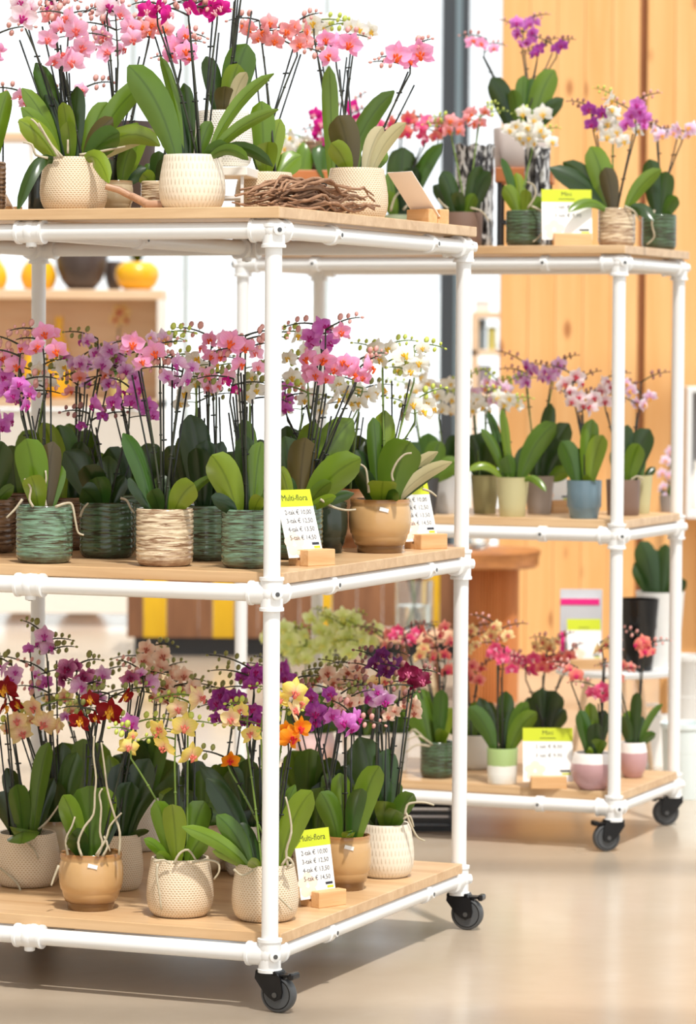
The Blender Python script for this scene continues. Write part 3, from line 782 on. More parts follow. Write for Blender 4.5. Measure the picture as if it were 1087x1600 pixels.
orchid('1m', 'teal', 323, 878, 84, 86, 'orchid with tall dark leaves in teal ribbed pot half behind the cream ribbed one', group=G,
  leaves=[(296, 648, 48, 'd', .02, .1), (322, 688, 42, 'd', .0), (348, 690, 28, 'd', .02), (306, 700, 40, 'd', -.03)],
  heads=[('pinkl', [(323, 588, 36), (352, 590, 36), (340, 604, 28)], {'bud': 'd'}), ('pink', [(329, 532, 32), (330, 558, 32), (314, 545, 22)], {'x': 0}), ('white', [(305, 562, 40), (291, 616, 38), (330, 610, 34)], {'dy': .08, 'green': 1})])
orchid('1m', 'teal', 390, 890, 90, 92, 'pink orchid with one big pale leaf in teal ribbed pot behind the corner post', group=G,
  leaves=[(330, 712, 48, 'l', -.07, .05), (330, 776, 24, 'd', -.07, .3), (380, 680, 34, 'd', .0), (408, 690, 34, 'm', .0), (381, 654, 34, 'm', .05), (350, 760, 22, 'd', -.03), (408, 776, 24, 'l', -.08), (436, 760, 20, 'm', -.05)],
  heads=[('pink', [(360, 536, 46), (382, 543, 40), (376, 570, 34)], {'dy': -.03, 'b': 2}), ('pinkl', [(350, 528, 28), (400, 552, 28), (404, 574, 26)], {'x': 0, 'bud': 'p'}), ('mag', [(369, 610, 20), (352, 596, 20)], {'x': 0, 'bud': 'd'})])
orchid('1m', 'green', 462, 876, 84, 86, 'large pink orange-lipped orchid in green ribbed pot just right of the corner post', group=G,
  leaves=[(477, 684, 44, 'p', -.03, .2), (563, 716, 52, 'l', -.05, .25), (551, 655, 54, 'm', .04, .1), (490, 658, 40, 'm', .06), (444, 682, 46, 'm', .03), (436, 730, 24, 'l', -.06, .5), (517, 753, 24, 'm', -.06), (525, 776, 18, 'l', -.07), (553, 771, 20, 'd', .02), (447, 748, 26, 'd', -.04)],
  heads=[('orchid', [(507, 511, 42), (485, 527, 36), (515, 536, 36)], {'dy': .02, 'x': 1}), ('pink', [(479, 561, 38), (504, 561, 44), (522, 577, 36), (494, 586, 34), (508, 592, 32), (532, 519, 34)], {'dy': -.04, 'x': 2, 'b': 1}), ('pink', [(545, 570, 40), (553, 584, 38), (580, 575, 42), (566, 590, 30), (537, 566, 34)], {'dy': -.05, 'b': 2, 'x': 1})],
  roots=[[(500, 780), (520, 792), (540, 797), (556, 796), .9]])
orchid('1m', 'dark', 512, 866, 62, 80, 'white orchid in glossy dark green barrel pot behind the first price card', group=G,
  leaves=[(500, 700, 36, 'd'), (530, 690, 36, 'd'), (516, 720, 40, 'd')],
  heads=[('white', [(463, 524, 36), (478, 545, 28), (527, 623, 36), (450, 560, 30)], {'green': 1, 'b': 3}), ('orchid', [(443, 620, 28), (450, 605, 24), (446, 640, 26)], {'x': 1, 'dy': .08})])
orchid('1m', 'peachpot', 551, 857, 64, 92, 'peach coloured orchid pot half hidden left of the amber pot', group=G,
  leaves=[(540, 690, 34, 'd'), (570, 700, 34, 'd'), (560, 680, 40, 'd')], v=None,
  heads=[('white', [(540, 610, 30), (562, 630, 30), (575, 620, 28)], {'green': 1})])
orchid('1m', 'amber', 593, 866, 98, 84, 'white orchid with green buds in glossy amber barrel pot at the shelf end', group=G, sticker=True,
  leaves=[(640, 690, 62, 'm', -.05, .15), (598, 752, 44, 'l', -.1, .1), (601, 641, 36, 'l', .03), (583, 652, 26, 'm', .02), (556, 703, 30, 'd', .03), (557, 735, 30, 'd', -.02), (684, 706, 22, 'v', -.02, .6), (706, 722, 22, 'v', -.03, .5), (682, 734, 28, 'd', -.02, .4), (622, 770, 20, 'm', -.09), (570, 690, 30, 'd', .05)],
  heads=[('white', [(582, 546, 42), (607, 545, 34), (596, 562, 36)], {'dy': .02, 'green': 1, 'b': 3}), ('white', [(631, 556, 44), (655, 567, 34), (640, 580, 34), (660, 544, 26)], {'green': 1, 'b': 3, 'bs': 1, 'dy': -.02}), ('white', [(659, 644, 44), (632, 646, 38), (645, 632, 36)], {'green': 1, 'dy': .03, 'b': 2, 'bs': 1})],
  roots=[[(614, 752), (612, 740), (620, 722), (632, 710), (643, 708), 1.0], [(576, 770), (574, 750), (571, 732), (562, 725), 1.0], [(660, 764), (672, 768), (682, 776), 1.0]])
# rows behind, seen in the gaps
for (x, vv, pot, kind, pts, lab) in [
  (30, .58, 'rbrown', 'white', [(60, 580), (45, 600), (75, 600), (98, 575)], 'white orchid behind the leftmost pink ones on the middle front shelf'),
  (122, .76, 'green', 'pwhite', [(120, 570), (100, 560), (138, 600)], 'purple and white orchid in the back row behind the dark green pot'),
  (205, .62, 'teal', 'pwhite', [(184, 560), (196, 580), (170, 600), (212, 590)], 'purple-centred white orchid in the back row behind the magenta one'),
  (300, .66, 'rcream', 'white', [(315, 575), (306, 600), (325, 590), (282, 630)], 'white orchid in the back row behind the tall dark leaves'),
  (395, .5, 'green', 'white', [(372, 600), (395, 590), (385, 620), (400, 610)], 'white orchid in the back row left of the corner post'),
  (455, .84, 'rbrown', 'white', [(470, 600), (480, 620), (500, 640), (456, 590), (448, 640)], 'white orchid in the back row right of the corner post'),
  (512, .99, 'green', 'white', [(545, 625), (560, 610), (528, 600), (600, 610)], 'white orchid in the back row behind the amber pot')]:
    orchid('1m', pot, x, 0, 84, 86, lab, v=vv, auto=6, lh=112, heads=[(kind, pts, {'green': kind == 'white', 'bud': 'd', 'b': 3, 's': 32, 'x': 1})], group=G)

# ================= front trolley, bottom shelf =================
G = 'orchids on the bottom shelf of the front trolley'
orchid('1b', 'dots', 42, 1389, 106, 84, 'yellow-peach orchid in cream dotted pot at the left of the bottom front shelf', group=G,
  leaves=[(26, 1226, 32, 'm', -.05), (34, 1318, 50, 'm', -.12, .1), (76, 1160, 28, 'm'), (62, 1226, 30, 'd', .03), (84, 1216, 26, 'd'), (-8, 1240, 36, 'd'), (10, 1200, 30, 'd', .05), (44, 1238, 26, 'd', .02)],
  heads=[('cream', [(69, 1131, 46), (88, 1138, 34), (54, 1106, 40)], {'dy': -.03, 'x': 1}), ('cream', [(26, 1126, 38), (34, 1146, 42), (12, 1140, 30)], {'dy': 0, 'x': 1}), ('redy', [(7, 1079, 44), (7, 1105, 46), (28, 1101, 30)], {'dy': -.05, 'x': 0})],
  roots=[[(60, 1296), (75, 1282), (92, 1258), .3], [(-10, 1350), (12, 1366), (30, 1385), (34, 1408), (40, 1420), 1.0], [(36, 1312), (52, 1326), (60, 1342), 1.0]])
orchid('1b', 'sandb', 86, 1376, 52, 92, 'pink-lilac orchid in shiny sand coloured pot left of the amber one', group=G,
  leaves=[(98, 1160, 34, 'd'), (80, 1222, 40, 'd', -.03), (120, 1176, 36, 'm'), (72, 1190, 36, 'd'), (104, 1240, 30, 'd')],
  heads=[('lilac', [(70, 993, 36), (78, 1012, 34)], {'bud': 'd', 'bs': -1, 'b': 3}), ('orchid', [(70, 1068, 32), (48, 1075, 24), (45, 1015, 22)], {'x': 0, 'bud': 'd'}), ('lilac', [(15, 1062, 38), (2, 1043, 32), (24, 1050, 28)], {'x': 0, 'bud': 'd'}), ('pwhite', [(103, 1120, 22), (56, 1056, 22)], {'x': 0})])
orchid('1b', 'amber', 142, 1426, 102, 90, 'red and yellow orchid in glossy amber barrel pot with long pale hanging roots', group=G, sticker=True,
  leaves=[(98, 1243, 34, 'm', -.08, .4), (140, 1228, 54, 'm', -.05, .05), (166, 1230, 46, 'm', -.02, .2), (112, 1302, 34, 'd', -.09), (94, 1256, 28, 'd', .0), (184, 1262, 28, 'd', .03)],
  heads=[('redy', [(172, 1114, 48), (126, 1127, 40), (150, 1122, 26)], {'dy': -.05, 'x': 0, 'bud': 'd'}), ('redy', [(194, 1088, 34), (141, 1094, 34)], {'x': 0, 'bud': 'd', 'dy': -.02}), ('orchid', [(203, 1131, 38)], {'x': 0, 'bud': 'g'})],
  roots=[[(128, 1338), (122, 1316), (132, 1292), (146, 1272), (148, 1240), (150, 1215), (146, 1180), (147, 1150), 1.0],
         [(152, 1338), (160, 1318), (156, 1300), (158, 1262), (155, 1242), (160, 1232), 1.0],
         [(186, 1336), (187, 1300), (178, 1272), (168, 1236), (164, 1205), (158, 1160), .95],
         [(150, 1336), (165, 1312), (172, 1290), (190, 1270), 1.03], [(106, 1336), (103, 1312), (112, 1292), (117, 1276), 1.0], [(92, 1352), (84, 1372), (80, 1384), 1.0], [(160, 1338), (168, 1322), (162, 1306), (172, 1330), 1.02]])
orchid('1b', 'dots', 183, 1394, 82, 88, 'spotted burgundy orchid in cream dotted pot behind the left amber one', group=G,
  leaves=[(190, 1192, 40, 'd'), (234, 1186, 46, 'd', .03), (250, 1234, 16, 'd', 0, .6), (233, 1298, 12, 'd', -.03, .5), (216, 1240, 36, 'd'), (170, 1180, 36, 'm', .06), (205, 1222, 40, 'd')],
  heads=[('spot', [(106, 1046, 40), (129, 1058, 38), (118, 1040, 26)], {'dy': .05, 'bud': 'd'}), ('lilac', [(126, 1074, 38)], {'x': 0, 'dy': .03, 'bud': 'd'}), ('spot', [(203, 1058, 36)], {'x': 1, 'bud': 'd'}), ('lilac', [(233, 1067, 38), (220, 1052, 24)], {'x': 0})])
orchid('1b', 'dots', 281, 1436, 106, 92, 'yellow pink-centred orchid in cream dotted pot in the middle of the bottom front shelf', group=G,
  leaves=[(243, 1252, 34, 'l', -.04, .1), (268, 1257, 36, 'l', -.06, -.1), (319, 1252, 44, 'm', .0, .2), (322, 1304, 34, 'm', -.03), (225, 1311, 18, 'l', -.05, .4), (244, 1334, 16, 'l', -.07), (306, 1290, 30, 'd', .03), (278, 1228, 60, 'd', .09), (330, 1262, 24, 'd', .06)],
  heads=[('yellow', [(251, 1139, 40), (288, 1136, 46), (256, 1168, 44), (299, 1181, 46)], {'dy': -.06, 'x': 1, 'green': 1, 'b': 2}), ('cream', [(278, 1108, 38), (313, 1091, 46)], {'x': 0, 'green': 1}), ('yellow', [(201, 1167, 36), (207, 1150, 22)], {'x': 0, 'green': 1, 'dy': -.06, 'nostake': 1, 'b': 1})],
  roots=[[(246, 1350), (245, 1370), (249, 1395), (252, 1422), 1.03], [(272, 1350), (280, 1334), (294, 1328), (306, 1344), 1.0], [(300, 1348), (322, 1344), (340, 1348), (342, 1362), (334, 1374), 1.05], [(240, 1346), (256, 1344), (266, 1350), 1.0]])
orchid('1b', 'dots', 414, 1443, 106, 90, 'yellow and orange orchid in cream dotted pot cut by the corner post', group=G,
  leaves=[(284, 1292, 24, 'l', -.06, .3), (338, 1274, 32, 'm', -.02, .3), (487, 1236, 42, 'l', -.06, -.2), (476, 1276, 24, 'm', .09), (470, 1306, 20, 'l', .04), (388, 1346, 18, 'l', -.1), (461, 1226, 22, 'm', .0), (322, 1216, 38, 'd', .05, .3), (312, 1196, 30, 'd', .07), (368, 1286, 30, 'd', .03), (440, 1270, 26, 'd', .03), (332, 1330, 20, 'l', -.04)],
  heads=[('yellow', [(461, 1082, 46), (436, 1094, 34)], {'dy': -.05, 'x': 1, 'green': 1}), ('cream', [(458, 1112, 44), (362, 1124, 38)], {'x': 0, 'dy': -.05, 'green': 1}), ('orange', [(468, 1138, 40), (456, 1154, 44), (438, 1157, 38), (448, 1140, 30)], {'dy': -.07, 'x': 1, 'b': 1, 'bud': 'g'}), ('yellow', [(392, 1147, 38), (376, 1110, 30)], {'x': 0, 'green': 1}), ('orange', [(359, 1188, 34)], {'x': 0, 'b': 1, 'bud': 'd', 'green': 1})],
  roots=[[(450, 1356), (447, 1330), (455, 1300), (452, 1270), (446, 1245), 1.0], [(440, 1352), (450, 1340), (458, 1352), (446, 1358), 1.02], [(432, 1398), (444, 1410), (456, 1422), 1.03], [(365, 1358), (378, 1368), (396, 1360), 1.03]])
orchid('1b', 'amber', 540, 1394, 80, 86, 'magenta orchid in amber barrel pot behind the bottom price card', group=G, sticker=True,
  leaves=[(592, 1197, 40, 'm', -.05, .15), (565, 1232, 30, 'm', -.07), (530, 1208, 32, 'm', .0), (500, 1238, 36, 'm', -.03, .2), (546, 1300, 20, 'l', -.09), (514, 1262, 28, 'd', .02)],
  heads=[('purple', [(487, 1089, 34), (493, 1114, 40), (489, 1130, 36), (508, 1122, 28), (478, 1104, 28)], {'dy': -.05, 'x': 2, 'b': 1}), ('orchid', [(538, 1129, 42), (559, 1124, 38), (518, 1118, 32), (548, 1140, 30)], {'dy': -.04, 'x': 1, 'b': 2, 'bud': 'p'})])
orchid('1b', 'drops', 602, 1374, 90, 84, 'purple and white orchid in cream fluted pot at the bottom front shelf end', group=G,
  leaves=[(646, 1240, 32, 'm', -.03, .4), (600, 1252, 34, 'm', -.06), (620, 1266, 28, 'm', -.07), (560, 1152, 54, 'd', .04, .15), (606, 1170, 40, 'd', .03), (584, 1266, 26, 'd', -.02)],
  heads=[('pwhite', [(573, 1091, 42), (601, 1096, 42), (590, 1082, 30)], {'dy': -.05, 'x': 1, 'b': 2, 'bud': 'b'}), ('dpurple', [(585, 1037, 36), (604, 1044, 34), (597, 1022, 26)], {'b': 3, 'bs': 1}), ('crimson', [(636, 1052, 38), (659, 1064, 36), (648, 1058, 32)], {'dy': -.02, 'b': 3, 'bs': 1, 'x': 1}), ('peach', [(616, 1112, 26), (630, 1104, 24), (606, 1120, 24)], {'bud': 'b', 'b': 3, 'bs': 1})],
  roots=[[(632, 1276), (636, 1258), (648, 1254), (664, 1254), (678, 1258), .8], [(634, 1270), (642, 1290), (652, 1308), (664, 1314), .9], [(630, 1280), (640, 1275), (646, 1292), .9]])
for (x, yb, pot, w, h, hd, lab, kw) in [
  (222, 1332, 'wdots', 76, 84, [('peach', [(229, 1014), (226, 1033), (253, 1025), (251, 1044), (240, 1050)]), ('peach', [(287, 1056), (269, 1058), (284, 1075), (255, 1075)])], 'tall peach orchid in pale dotted pot behind the burgundy spotted one', {}),
  (315, 1374, 'sandb', 68, 84, [('peach', [(268, 1085), (240, 1090), (300, 1075)])], 'peach orchid in shiny sand pot right behind the middle dotted pot', {}),
  (352, 1362, 'drops', 76, 84, [('purple', [(338, 1099), (359, 1090), (376, 1092), (345, 1085), (383, 1127)])], 'purple orchid in cream fluted pot behind the gap left of the corner post', {}),
  (386, 1372, 'wdots', 70, 80, [('purple', [(398, 1049), (392, 1070), (405, 1062)]), ('purple', [(395, 1110), (404, 1128)])], 'purple orchid in pale dotted pot directly behind the corner post', {}),
  (478, 1342, 'drops', 62, 86, [('peach', [(512, 1052), (522, 1068), (500, 1060)]), ('purple', [(440, 1046), (446, 1060)])], 'peach orchid in cream fluted pot right behind the corner post', {}),
  (492, 1384, 'dots', 70, 74, [('peach', [(545, 1098), (530, 1110), (520, 1090)])], 'peach orchid in cream dotted pot hidden behind the bottom price card', {}),
  (560, 1346, 'wdots', 72, 80, [('peach', [(558, 1041), (555, 1062), (570, 1056), (545, 1050)]), ('straw', [(600, 1066), (585, 1070)])], 'peach and straw orchid behind the fluted pot, bottom front shelf', {}),
  (130, 1336, 'drops', 74, 84, [('lilac', [(150, 1070), (160, 1056), (138, 1085)]), ('cream', [(100, 1090), (110, 1110)])], 'lilac orchid in fluted pot behind the red and yellow one on the bottom shelf', {})]:
    orchid('1b', pot, x, yb, w, h, lab, auto=7, lh=112, heads=[(a, b, {'bud': 'd', 'b': 3, 's': 34}) for a, b in hd], group=G)

# ================= front trolley, top shelf =================
G = 'orchids on the top shelf of the front trolley'
orchid('1t', 'rbrown', -22, 0, 62, 80, 'brown ribbed pot with one bright leaf cut by the left edge of the top shelf', v=.16, group=G,
  leaves=[(12, 142, 30, 'l', 0, .2), (-20, 170, 34, 'm')], heads=[('pink', [(-20, 60), (-10, 90)])])
orchid('1t', 'dots', 115, 0, 106, 84, 'pale pink orchid in cream dotted pot at the left of the top shelf', v=.13, group=G,
  leaves=[(34, 138, 28, 'm', .0, .3), (33, 168, 28, 'm', -.03, .3), (29, 188, 36, 'l', -.06, .2), (56, 98, 32, 'm', .05, .2), (70, 148, 26, 'd', .02), (120, 135, 28, 'd', .02), (168, 160, 32, 'm', .03, .3), (238, 122, 34, 'm', .04, .5), (176, 184, 30, 'p', -.02), (186, 206, 40, 'm', -.07, .2), (252, 206, 26, 'v', .0, .5), (250, 228, 30, 'l', -.02, .4), (27, 331, 22, 'd', -.08, .4), (98, 160, 26, 'l', -.05), (105, 190, 24, 'm', -.06), (170, 286, 26, 'l', -.09, .3)],
  heads=[('pinkl', [(106, 28, 42), (119, 46, 44), (128, 73, 44), (94, 44, 34), (113, 97, 44), (102, 86, 40), (84, 95, 36), (76, 62, 38)], {'dy': -.03, 'x': 2, 'b': 2, 'bs': -1}), ('blush', [(36, 28, 48), (30, 3, 36), (46, 12, 30)], {'b': 1, 'x': 0}), ('blush', [(83, 4, 44), (74, 14, 30)], {'x': 0}), ('peachp', [(80, 25, 36), (95, 40, 28)], {'x': 0, 'bs': -1}), ('pinkl', [(30, 150, 28), (40, 160, 26), (62, 152, 24)], {'x': 0, 'dy': .1, 'bs': -1}), ('pinkl', [(128, 141, 28)], {'x': 0, 'dy': .1, 'b': 1})],
  roots=[[(98, 246), (80, 226), (66, 205), (54, 190), (48, 186), .8], [(92, 246), (74, 216), (60, 192), .9], [(75, 247), (56, 242), (50, 226), (36, 222), .9], [(106, 240), (106, 218), .7], [(124, 242), (150, 238), (180, 232), (196, 229), .7]])
orchid('1t', 'sandb', 183, 0, 50, 52, 'orchid in small glassy sand jar between the two large top shelf pots', v=.26, group=G,
  leaves=[(215, 192, 30, 'l', .02, .4), (205, 230, 28, 'm'), (228, 262, 26, 'd', .02), (160, 250, 24, 'd'), (222, 200, 34, 'l', .03)],
  heads=[('pinkl', [(163, 58, 40), (166, 82, 36), (190, 22, 36), (204, 42, 38), (207, 62, 38)], {'b': 3}), ('blush', [(168, 10, 50)], {'x': 1}), ('peachp', [(232, 50, 32), (238, 38, 32), (222, 42, 28)], {'b': 3})])
orchid('1t', 'rcream', 243, 0, 46, 52, 'small cream ribbed pot with fresh green leaves left of the fluted pot', v=.3, group=G,
  leaves=[(222, 272, 26, 'l', -.02), (228, 256, 24, 'm'), (248, 236, 26, 'd'), (262, 250, 22, 'd')],
  heads=[('pink', [(269, 88, 36), (291, 80, 40), (275, 74, 36), (288, 56, 36)], {'b': 3})])
orchid('1t', 'drops', 300, 0, 104, 86, 'deep magenta orchid in cream fluted pot on the top shelf', v=.12, group=G,
  leaves=[(200, 103, 50, 'm', -.05, .2), (250, 88, 18, 'l', .0), (266, 130, 26, 'd', .02), (287, 130, 24, 'd', .03), (428, 115, 20, 'm', .02, .6), (435, 171, 20, 'm', -.03, .5), (354, 224, 22, 'm', -.06, .3), (426, 260, 20, 'd', -.04, .4), (252, 213, 26, 'd', -.02), (388, 250, 18, 'm', -.06, .5), (330, 190, 24, 'm', .0)],
  heads=[('mag', [(230, 17, 36), (265, 22, 40), (246, 10, 30)], {'dy': -.04, 'x': 0, 'b': 2, 'bs': -1}), ('mag', [(297, 14, 38)], {'x': 1, 'dy': -.03, 'b': 3}), ('mag', [(328, 2, 38), (336, 18, 40), (345, 12, 32)], {'dy': -.02, 'x': 0, 'b': 3})])
orchid('1t', 'dots', 414, 0, 96, 68, 'peach-pink orchid in cream dotted pot behind the twig wreath', v=.43, group=G,
  leaves=[(408, 158, 38, 'l', .0, .1), (438, 186, 30, 'l', .02), (418, 222, 36, 'l', -.05), (470, 243, 36, 'l', .05), (396, 200, 26, 'm', .03)],
  heads=[('peachp', [(389, 46, 30), (412, 50, 34), (429, 64, 34), (421, 36, 32), (404, 60, 30)], {'b': 2, 'bs': -1, 'x': 1}), ('peachp', [(450, 50, 34), (476, 48, 36), (468, 70, 32), (460, 42, 28)], {'b': 3, 'bs': 1, 'x': 1})])
orchid('1t', 'dots', 557, 0, 98, 82, 'pink orchid with two big open flowers in cream dotted pot beside the twig wreath', v=.72, group=G,
  leaves=[(528, 181, 46, 'p', -.04, .1), (517, 224, 32, 'l', -.06), (598, 198, 26, 'v', .0, .3), (634, 192, 22, 'v', -.02, .4), (603, 232, 34, 'm', .03), (540, 210, 34, 'm', .0)],
  heads=[('pink', [(619, 88, 50), (657, 84, 50), (640, 98, 30)], {'dy': -.03, 'x': 0, 'b': 3, 'bs': 1}), ('pink', [(508, 62, 34), (514, 88, 40), (534, 64, 40), (546, 70, 44)], {'x': 0, 'b': 3, 'bs': 1})])
orchid('1t', 'char', 520, 0, 66, 70, 'white orchid with one hanging leaf in charcoal pot at the back of the top shelf', v=.95, group=G,
  leaves=[(514, 103, 26, 'm', 0, .3), (616, 142, 30, 'm', 0, .3), (540, 190, 30, 'd')],
  heads=[('white', [(490, 36, 36), (478, 46, 30), (505, 44, 26)], {'dy': .02, 'b': 1}), ('white', [(559, 47, 38), (548, 42, 28)], {'b': 1})])

# ================= rear trolley, top shelf =================
G = 'orchids on the top shelf of the rear trolley'
orchid('2t', 'brown', 722, 0, 64, 54, 'peach and white orchid in brown pot at the left of the rear top shelf', v=.1, group=G,
  leaves=[(752, 260, 24, 'd', -.02), (765, 268, 26, 'd'), (690, 268, 28, 'd'), (742, 304, 20, 'm', -.03), (676, 290, 24, 'd', .02), (712, 300, 20, 'd', -.04)],
  heads=[('peachp', [(704, 189), (718, 205), (700, 205)], {'bud': 'g', 'green': 1, 'b': 2}), ('peachp', [(736, 178), (759, 174), (739, 193)], {'bud': 'g', 'green': 1, 'b': 2})],
  roots=[[(735, 325), (752, 330), (764, 346), .9], [(700, 326), (690, 318), (684, 310), .9]])
orchid('2t', 'green', 818, 0, 56, 56, 'white orchid in green ribbed pot with pale hanging root, rear top shelf', v=.09, group=G,
  leaves=[(783, 247, 14, 'm', 0, .3), (787, 291, 24, 'l', -.02), (806, 270, 18, 'l'), (849, 312, 24, 'm', -.02), (822, 296, 18, 'l', -.03)],
  heads=[('white', [(796, 204, 28), (817, 178, 28), (823, 200, 32), (848, 178, 34), (842, 204, 30), (862, 222, 28), (828, 216, 28), (806, 196, 26), (834, 188, 28)], {'green': 1, 'x': 4, 'b': 2}), ('white', [(812, 215, 24), (850, 212, 26), (836, 224, 24)], {'green': 1})],
  roots=[[(824, 326), (836, 306), (834, 290), (822, 284), .8], [(830, 322), (848, 332), (853, 350), (842, 370), (832, 378), 1.05]])
orchid('2t', 'rcream', 963, 0, 58, 60, 'purple and white orchid in cream ribbed pot on the rear top shelf', v=.14, group=G,
  leaves=[(922, 229, 38, 'm', .0, .1), (879, 254, 30, 'd', .02), (858, 262, 34, 'd', .0, .3), (1033, 265, 24, 'm', -.02, .4), (887, 331, 16, 'm', -.06, .4), (1022, 345, 22, 'd', -.05), (945, 262, 28, 'p', -.02), (938, 250, 30, 'm', .03)],
  heads=[('purple', [(921, 171, 30), (942, 177, 28), (924, 195, 26)], {'x': 1, 'bs': -1}), ('orchid', [(994, 164, 28), (979, 194, 30), (1006, 187, 30), (999, 174, 28), (986, 180, 26)], {'x': 1, 'bs': 1, 'dy': -.03}), ('white', [(953, 157, 34), (956, 172, 32), (949, 193, 30), (931, 200, 28), (974, 221, 28), (949, 214, 30), (999, 204, 28), (962, 206, 28)], {'green': 1, 'x': 4, 'dy': .03})],
  roots=[[(975, 322), (990, 330), (1000, 346), 1.0]])
orchid('2t', 'green', 1029, 0, 54, 56, 'white-pink orchid in green ribbed pot at the right end of the rear top shelf', v=.47, group=G,
  leaves=[(1014, 249, 30, 'd'), (1041, 268, 30, 'd', -.02), (1058, 308, 22, 'm', -.03), (1020, 290, 26, 'd', -.02)],
  heads=[('whitep', [(1022, 203, 26), (1033, 212, 28)], {'bud': 'b', 'x': 1}), ('whitep', [(1060, 202, 28), (1077, 200, 30), (1074, 212, 24), (1052, 208, 22)], {'bud': 'b', 'b': 3, 'bs': 1, 'x': 1})],
  roots=[[(1022, 328), (1018, 350), (1022, 370), (1010, 382), 1.0]])
orchid('2t', 'sage', 622, 0, 48, 52, 'coral-pink orchid in sage green pot behind the back of the price card', v=.16, group=G,
  leaves=[(630, 230, 46, 'd', .0, .1), (690, 224, 28, 'm', .0), (606, 270, 30, 'm'), (650, 262, 30, 'd'), (600, 300, 24, 'l', -.03)],
  heads=[('coral', [(611, 193, 30), (636, 186, 30), (635, 210, 30), (622, 200, 26)], {'x': 2}), ('hot', [(670, 188, 32), (654, 200, 30), (661, 215, 30)], {'x': 1}), ('salmon', [(690, 202, 28), (680, 214, 24)], {'x': 1})],
  roots=[[(630, 328), (640, 318), (652, 322), .9], [(610, 330), (616, 310), (624, 300), .9]])
orchid('2t', 'rbrown', 490, 0, 40, 46, 'white orchid in brown ribbed pot raised on a wooden plank behind the wreath', v=.22, ztop=board_top(2) + .215, group=G,
  leaves=[(470, 290, 28, 'l'), (505, 280, 24, 'm')], heads=[('white', [(468, 229, 34), (455, 215, 30), (480, 240, 28), (446, 232, 28), (462, 248, 28)], {'green': 1, 'x': 4}), ('mag', [(491, 180, 28), (502, 194, 30), (513, 222, 26), (498, 208, 26)], {'x': 2})])
orchid('2t', 'char', 552, 0, 46, 46, 'magenta-rimmed orchid in charcoal pot behind the big pink top shelf orchid', v=.26, group=G,
  leaves=[(560, 240, 30, 'd'), (580, 250, 30, 'd'), (535, 250, 30, 'd')], heads=[('mag', [(550, 168, 30), (556, 188, 30), (540, 196, 24)], {'x': 2}), ('hot', [(575, 205, 28), (590, 196, 26), (600, 212, 24)], {'x': 1})])

# ================= rear trolley, middle shelf =================
G = 'orchids on the middle shelf of the rear trolley'
orchid('2m', 'grey', 697, 804, 52, 60, 'white orchid in pale grey pot seen left of the front trolley back post', group=G,
  leaves=[(668, 694, 44, 'm'), (692, 712, 42, 'm', -.03), (730, 690, 30, 'd'), (712, 680, 30, 'd')],
  heads=[('white', [(668, 600, 30), (684, 618, 30), (700, 600, 32), (690, 640, 28), (705, 625, 28), (676, 640, 28)], {'green': 1, 'x': 4}), ('white', [(722, 600, 30), (730, 625, 30), (716, 640, 26)], {'green': 1, 'x': 3})])
orchid('2m', 'char', 664, 806, 44, 58, 'white orchid in charcoal pot at the left of the rear middle shelf', group=G, auto=5, lh=80,
  heads=[('white', [(650, 610, 28), (660, 590, 28), (640, 630, 28)], {'green': 1, 'x': 2})])
orchid('2m', 'dolive', 757, 804, 46, 60, 'white and lilac orchid in dark olive pot on the rear middle shelf', group=G,
  leaves=[(734, 680, 44, 'd'), (755, 674, 34, 'd'), (774, 690, 30, 'd')],
  heads=[('whitep', [(757, 607, 28), (740, 615, 28), (770, 625, 26)], {'x': 2, 'green': 1}), ('white', [(753, 636, 28), (736, 642, 28), (746, 625, 26), (728, 622, 24)], {'x': 3, 'green': 1})])
orchid('2m', 'olive', 800, 809, 54, 62, 'white and pink orchid in light olive pot on the rear middle shelf', group=G,
  leaves=[(868, 661, 34, 'm', -.03, .15), (751, 670, 16, 'm', -.02), (761, 642, 14, 'm'), (783, 640, 14, 'm'), (731, 736, 14, 'l', -.02, .5), (853, 768, 12, 'm', -.05), (780, 690, 26, 'd', .0), (830, 700, 30, 'd', .02), (790, 712, 24, 'm', -.03)],
  heads=[('whitep', [(785, 600, 30), (790, 611, 32), (772, 604, 26)], {'x': 1, 'green': 1}), ('white', [(789, 632, 28), (778, 622, 28), (796, 622, 26)], {'x': 2, 'green': 1})])
orchid('2m', 'taupe', 842, 805, 48, 60, 'lilac-pink orchid in taupe pot half hidden behind the light olive pot', group=G,
  leaves=[(860, 630, 24, 'd', .02), (889, 662, 36, 'd', .0), (882, 690, 38, 'd', -.02), (890, 736, 24, 'l', -.02), (822, 690, 30, 'd')],
  heads=[('pwhite', [(823, 573, 30), (814, 590, 28), (832, 580, 30), (822, 598, 26)], {'x': 2, 'green': 1}), ('lilac', [(849, 580, 28), (873, 571, 30), (858, 590, 26), (866, 582, 26)], {'x': 2, 'green': 1, 'bud': 'b'})])
orchid('2m', 'blue', 912, 812, 55, 60, 'white red-lipped orchid in slate blue pot on the rear middle shelf', group=G,
  leaves=[(925, 655, 28, 'l', .0, .1), (942, 680, 30, 'l', -.02), (876, 690, 32, 'm', .02), (924, 748, 22, 'l', -.05), (905, 700, 26, 'd', .03)],
  heads=[('whiter', [(881, 600, 32), (899, 588, 32), (890, 612, 26), (908, 600, 26)], {'x': 1, 'bs': -1, 'bud': 'b'}), ('whiter', [(905, 622, 30), (922, 637, 30), (928, 622, 28), (910, 634, 26), (894, 628, 26)], {'x': 1, 'bud': 'b', 'bs': 1})])
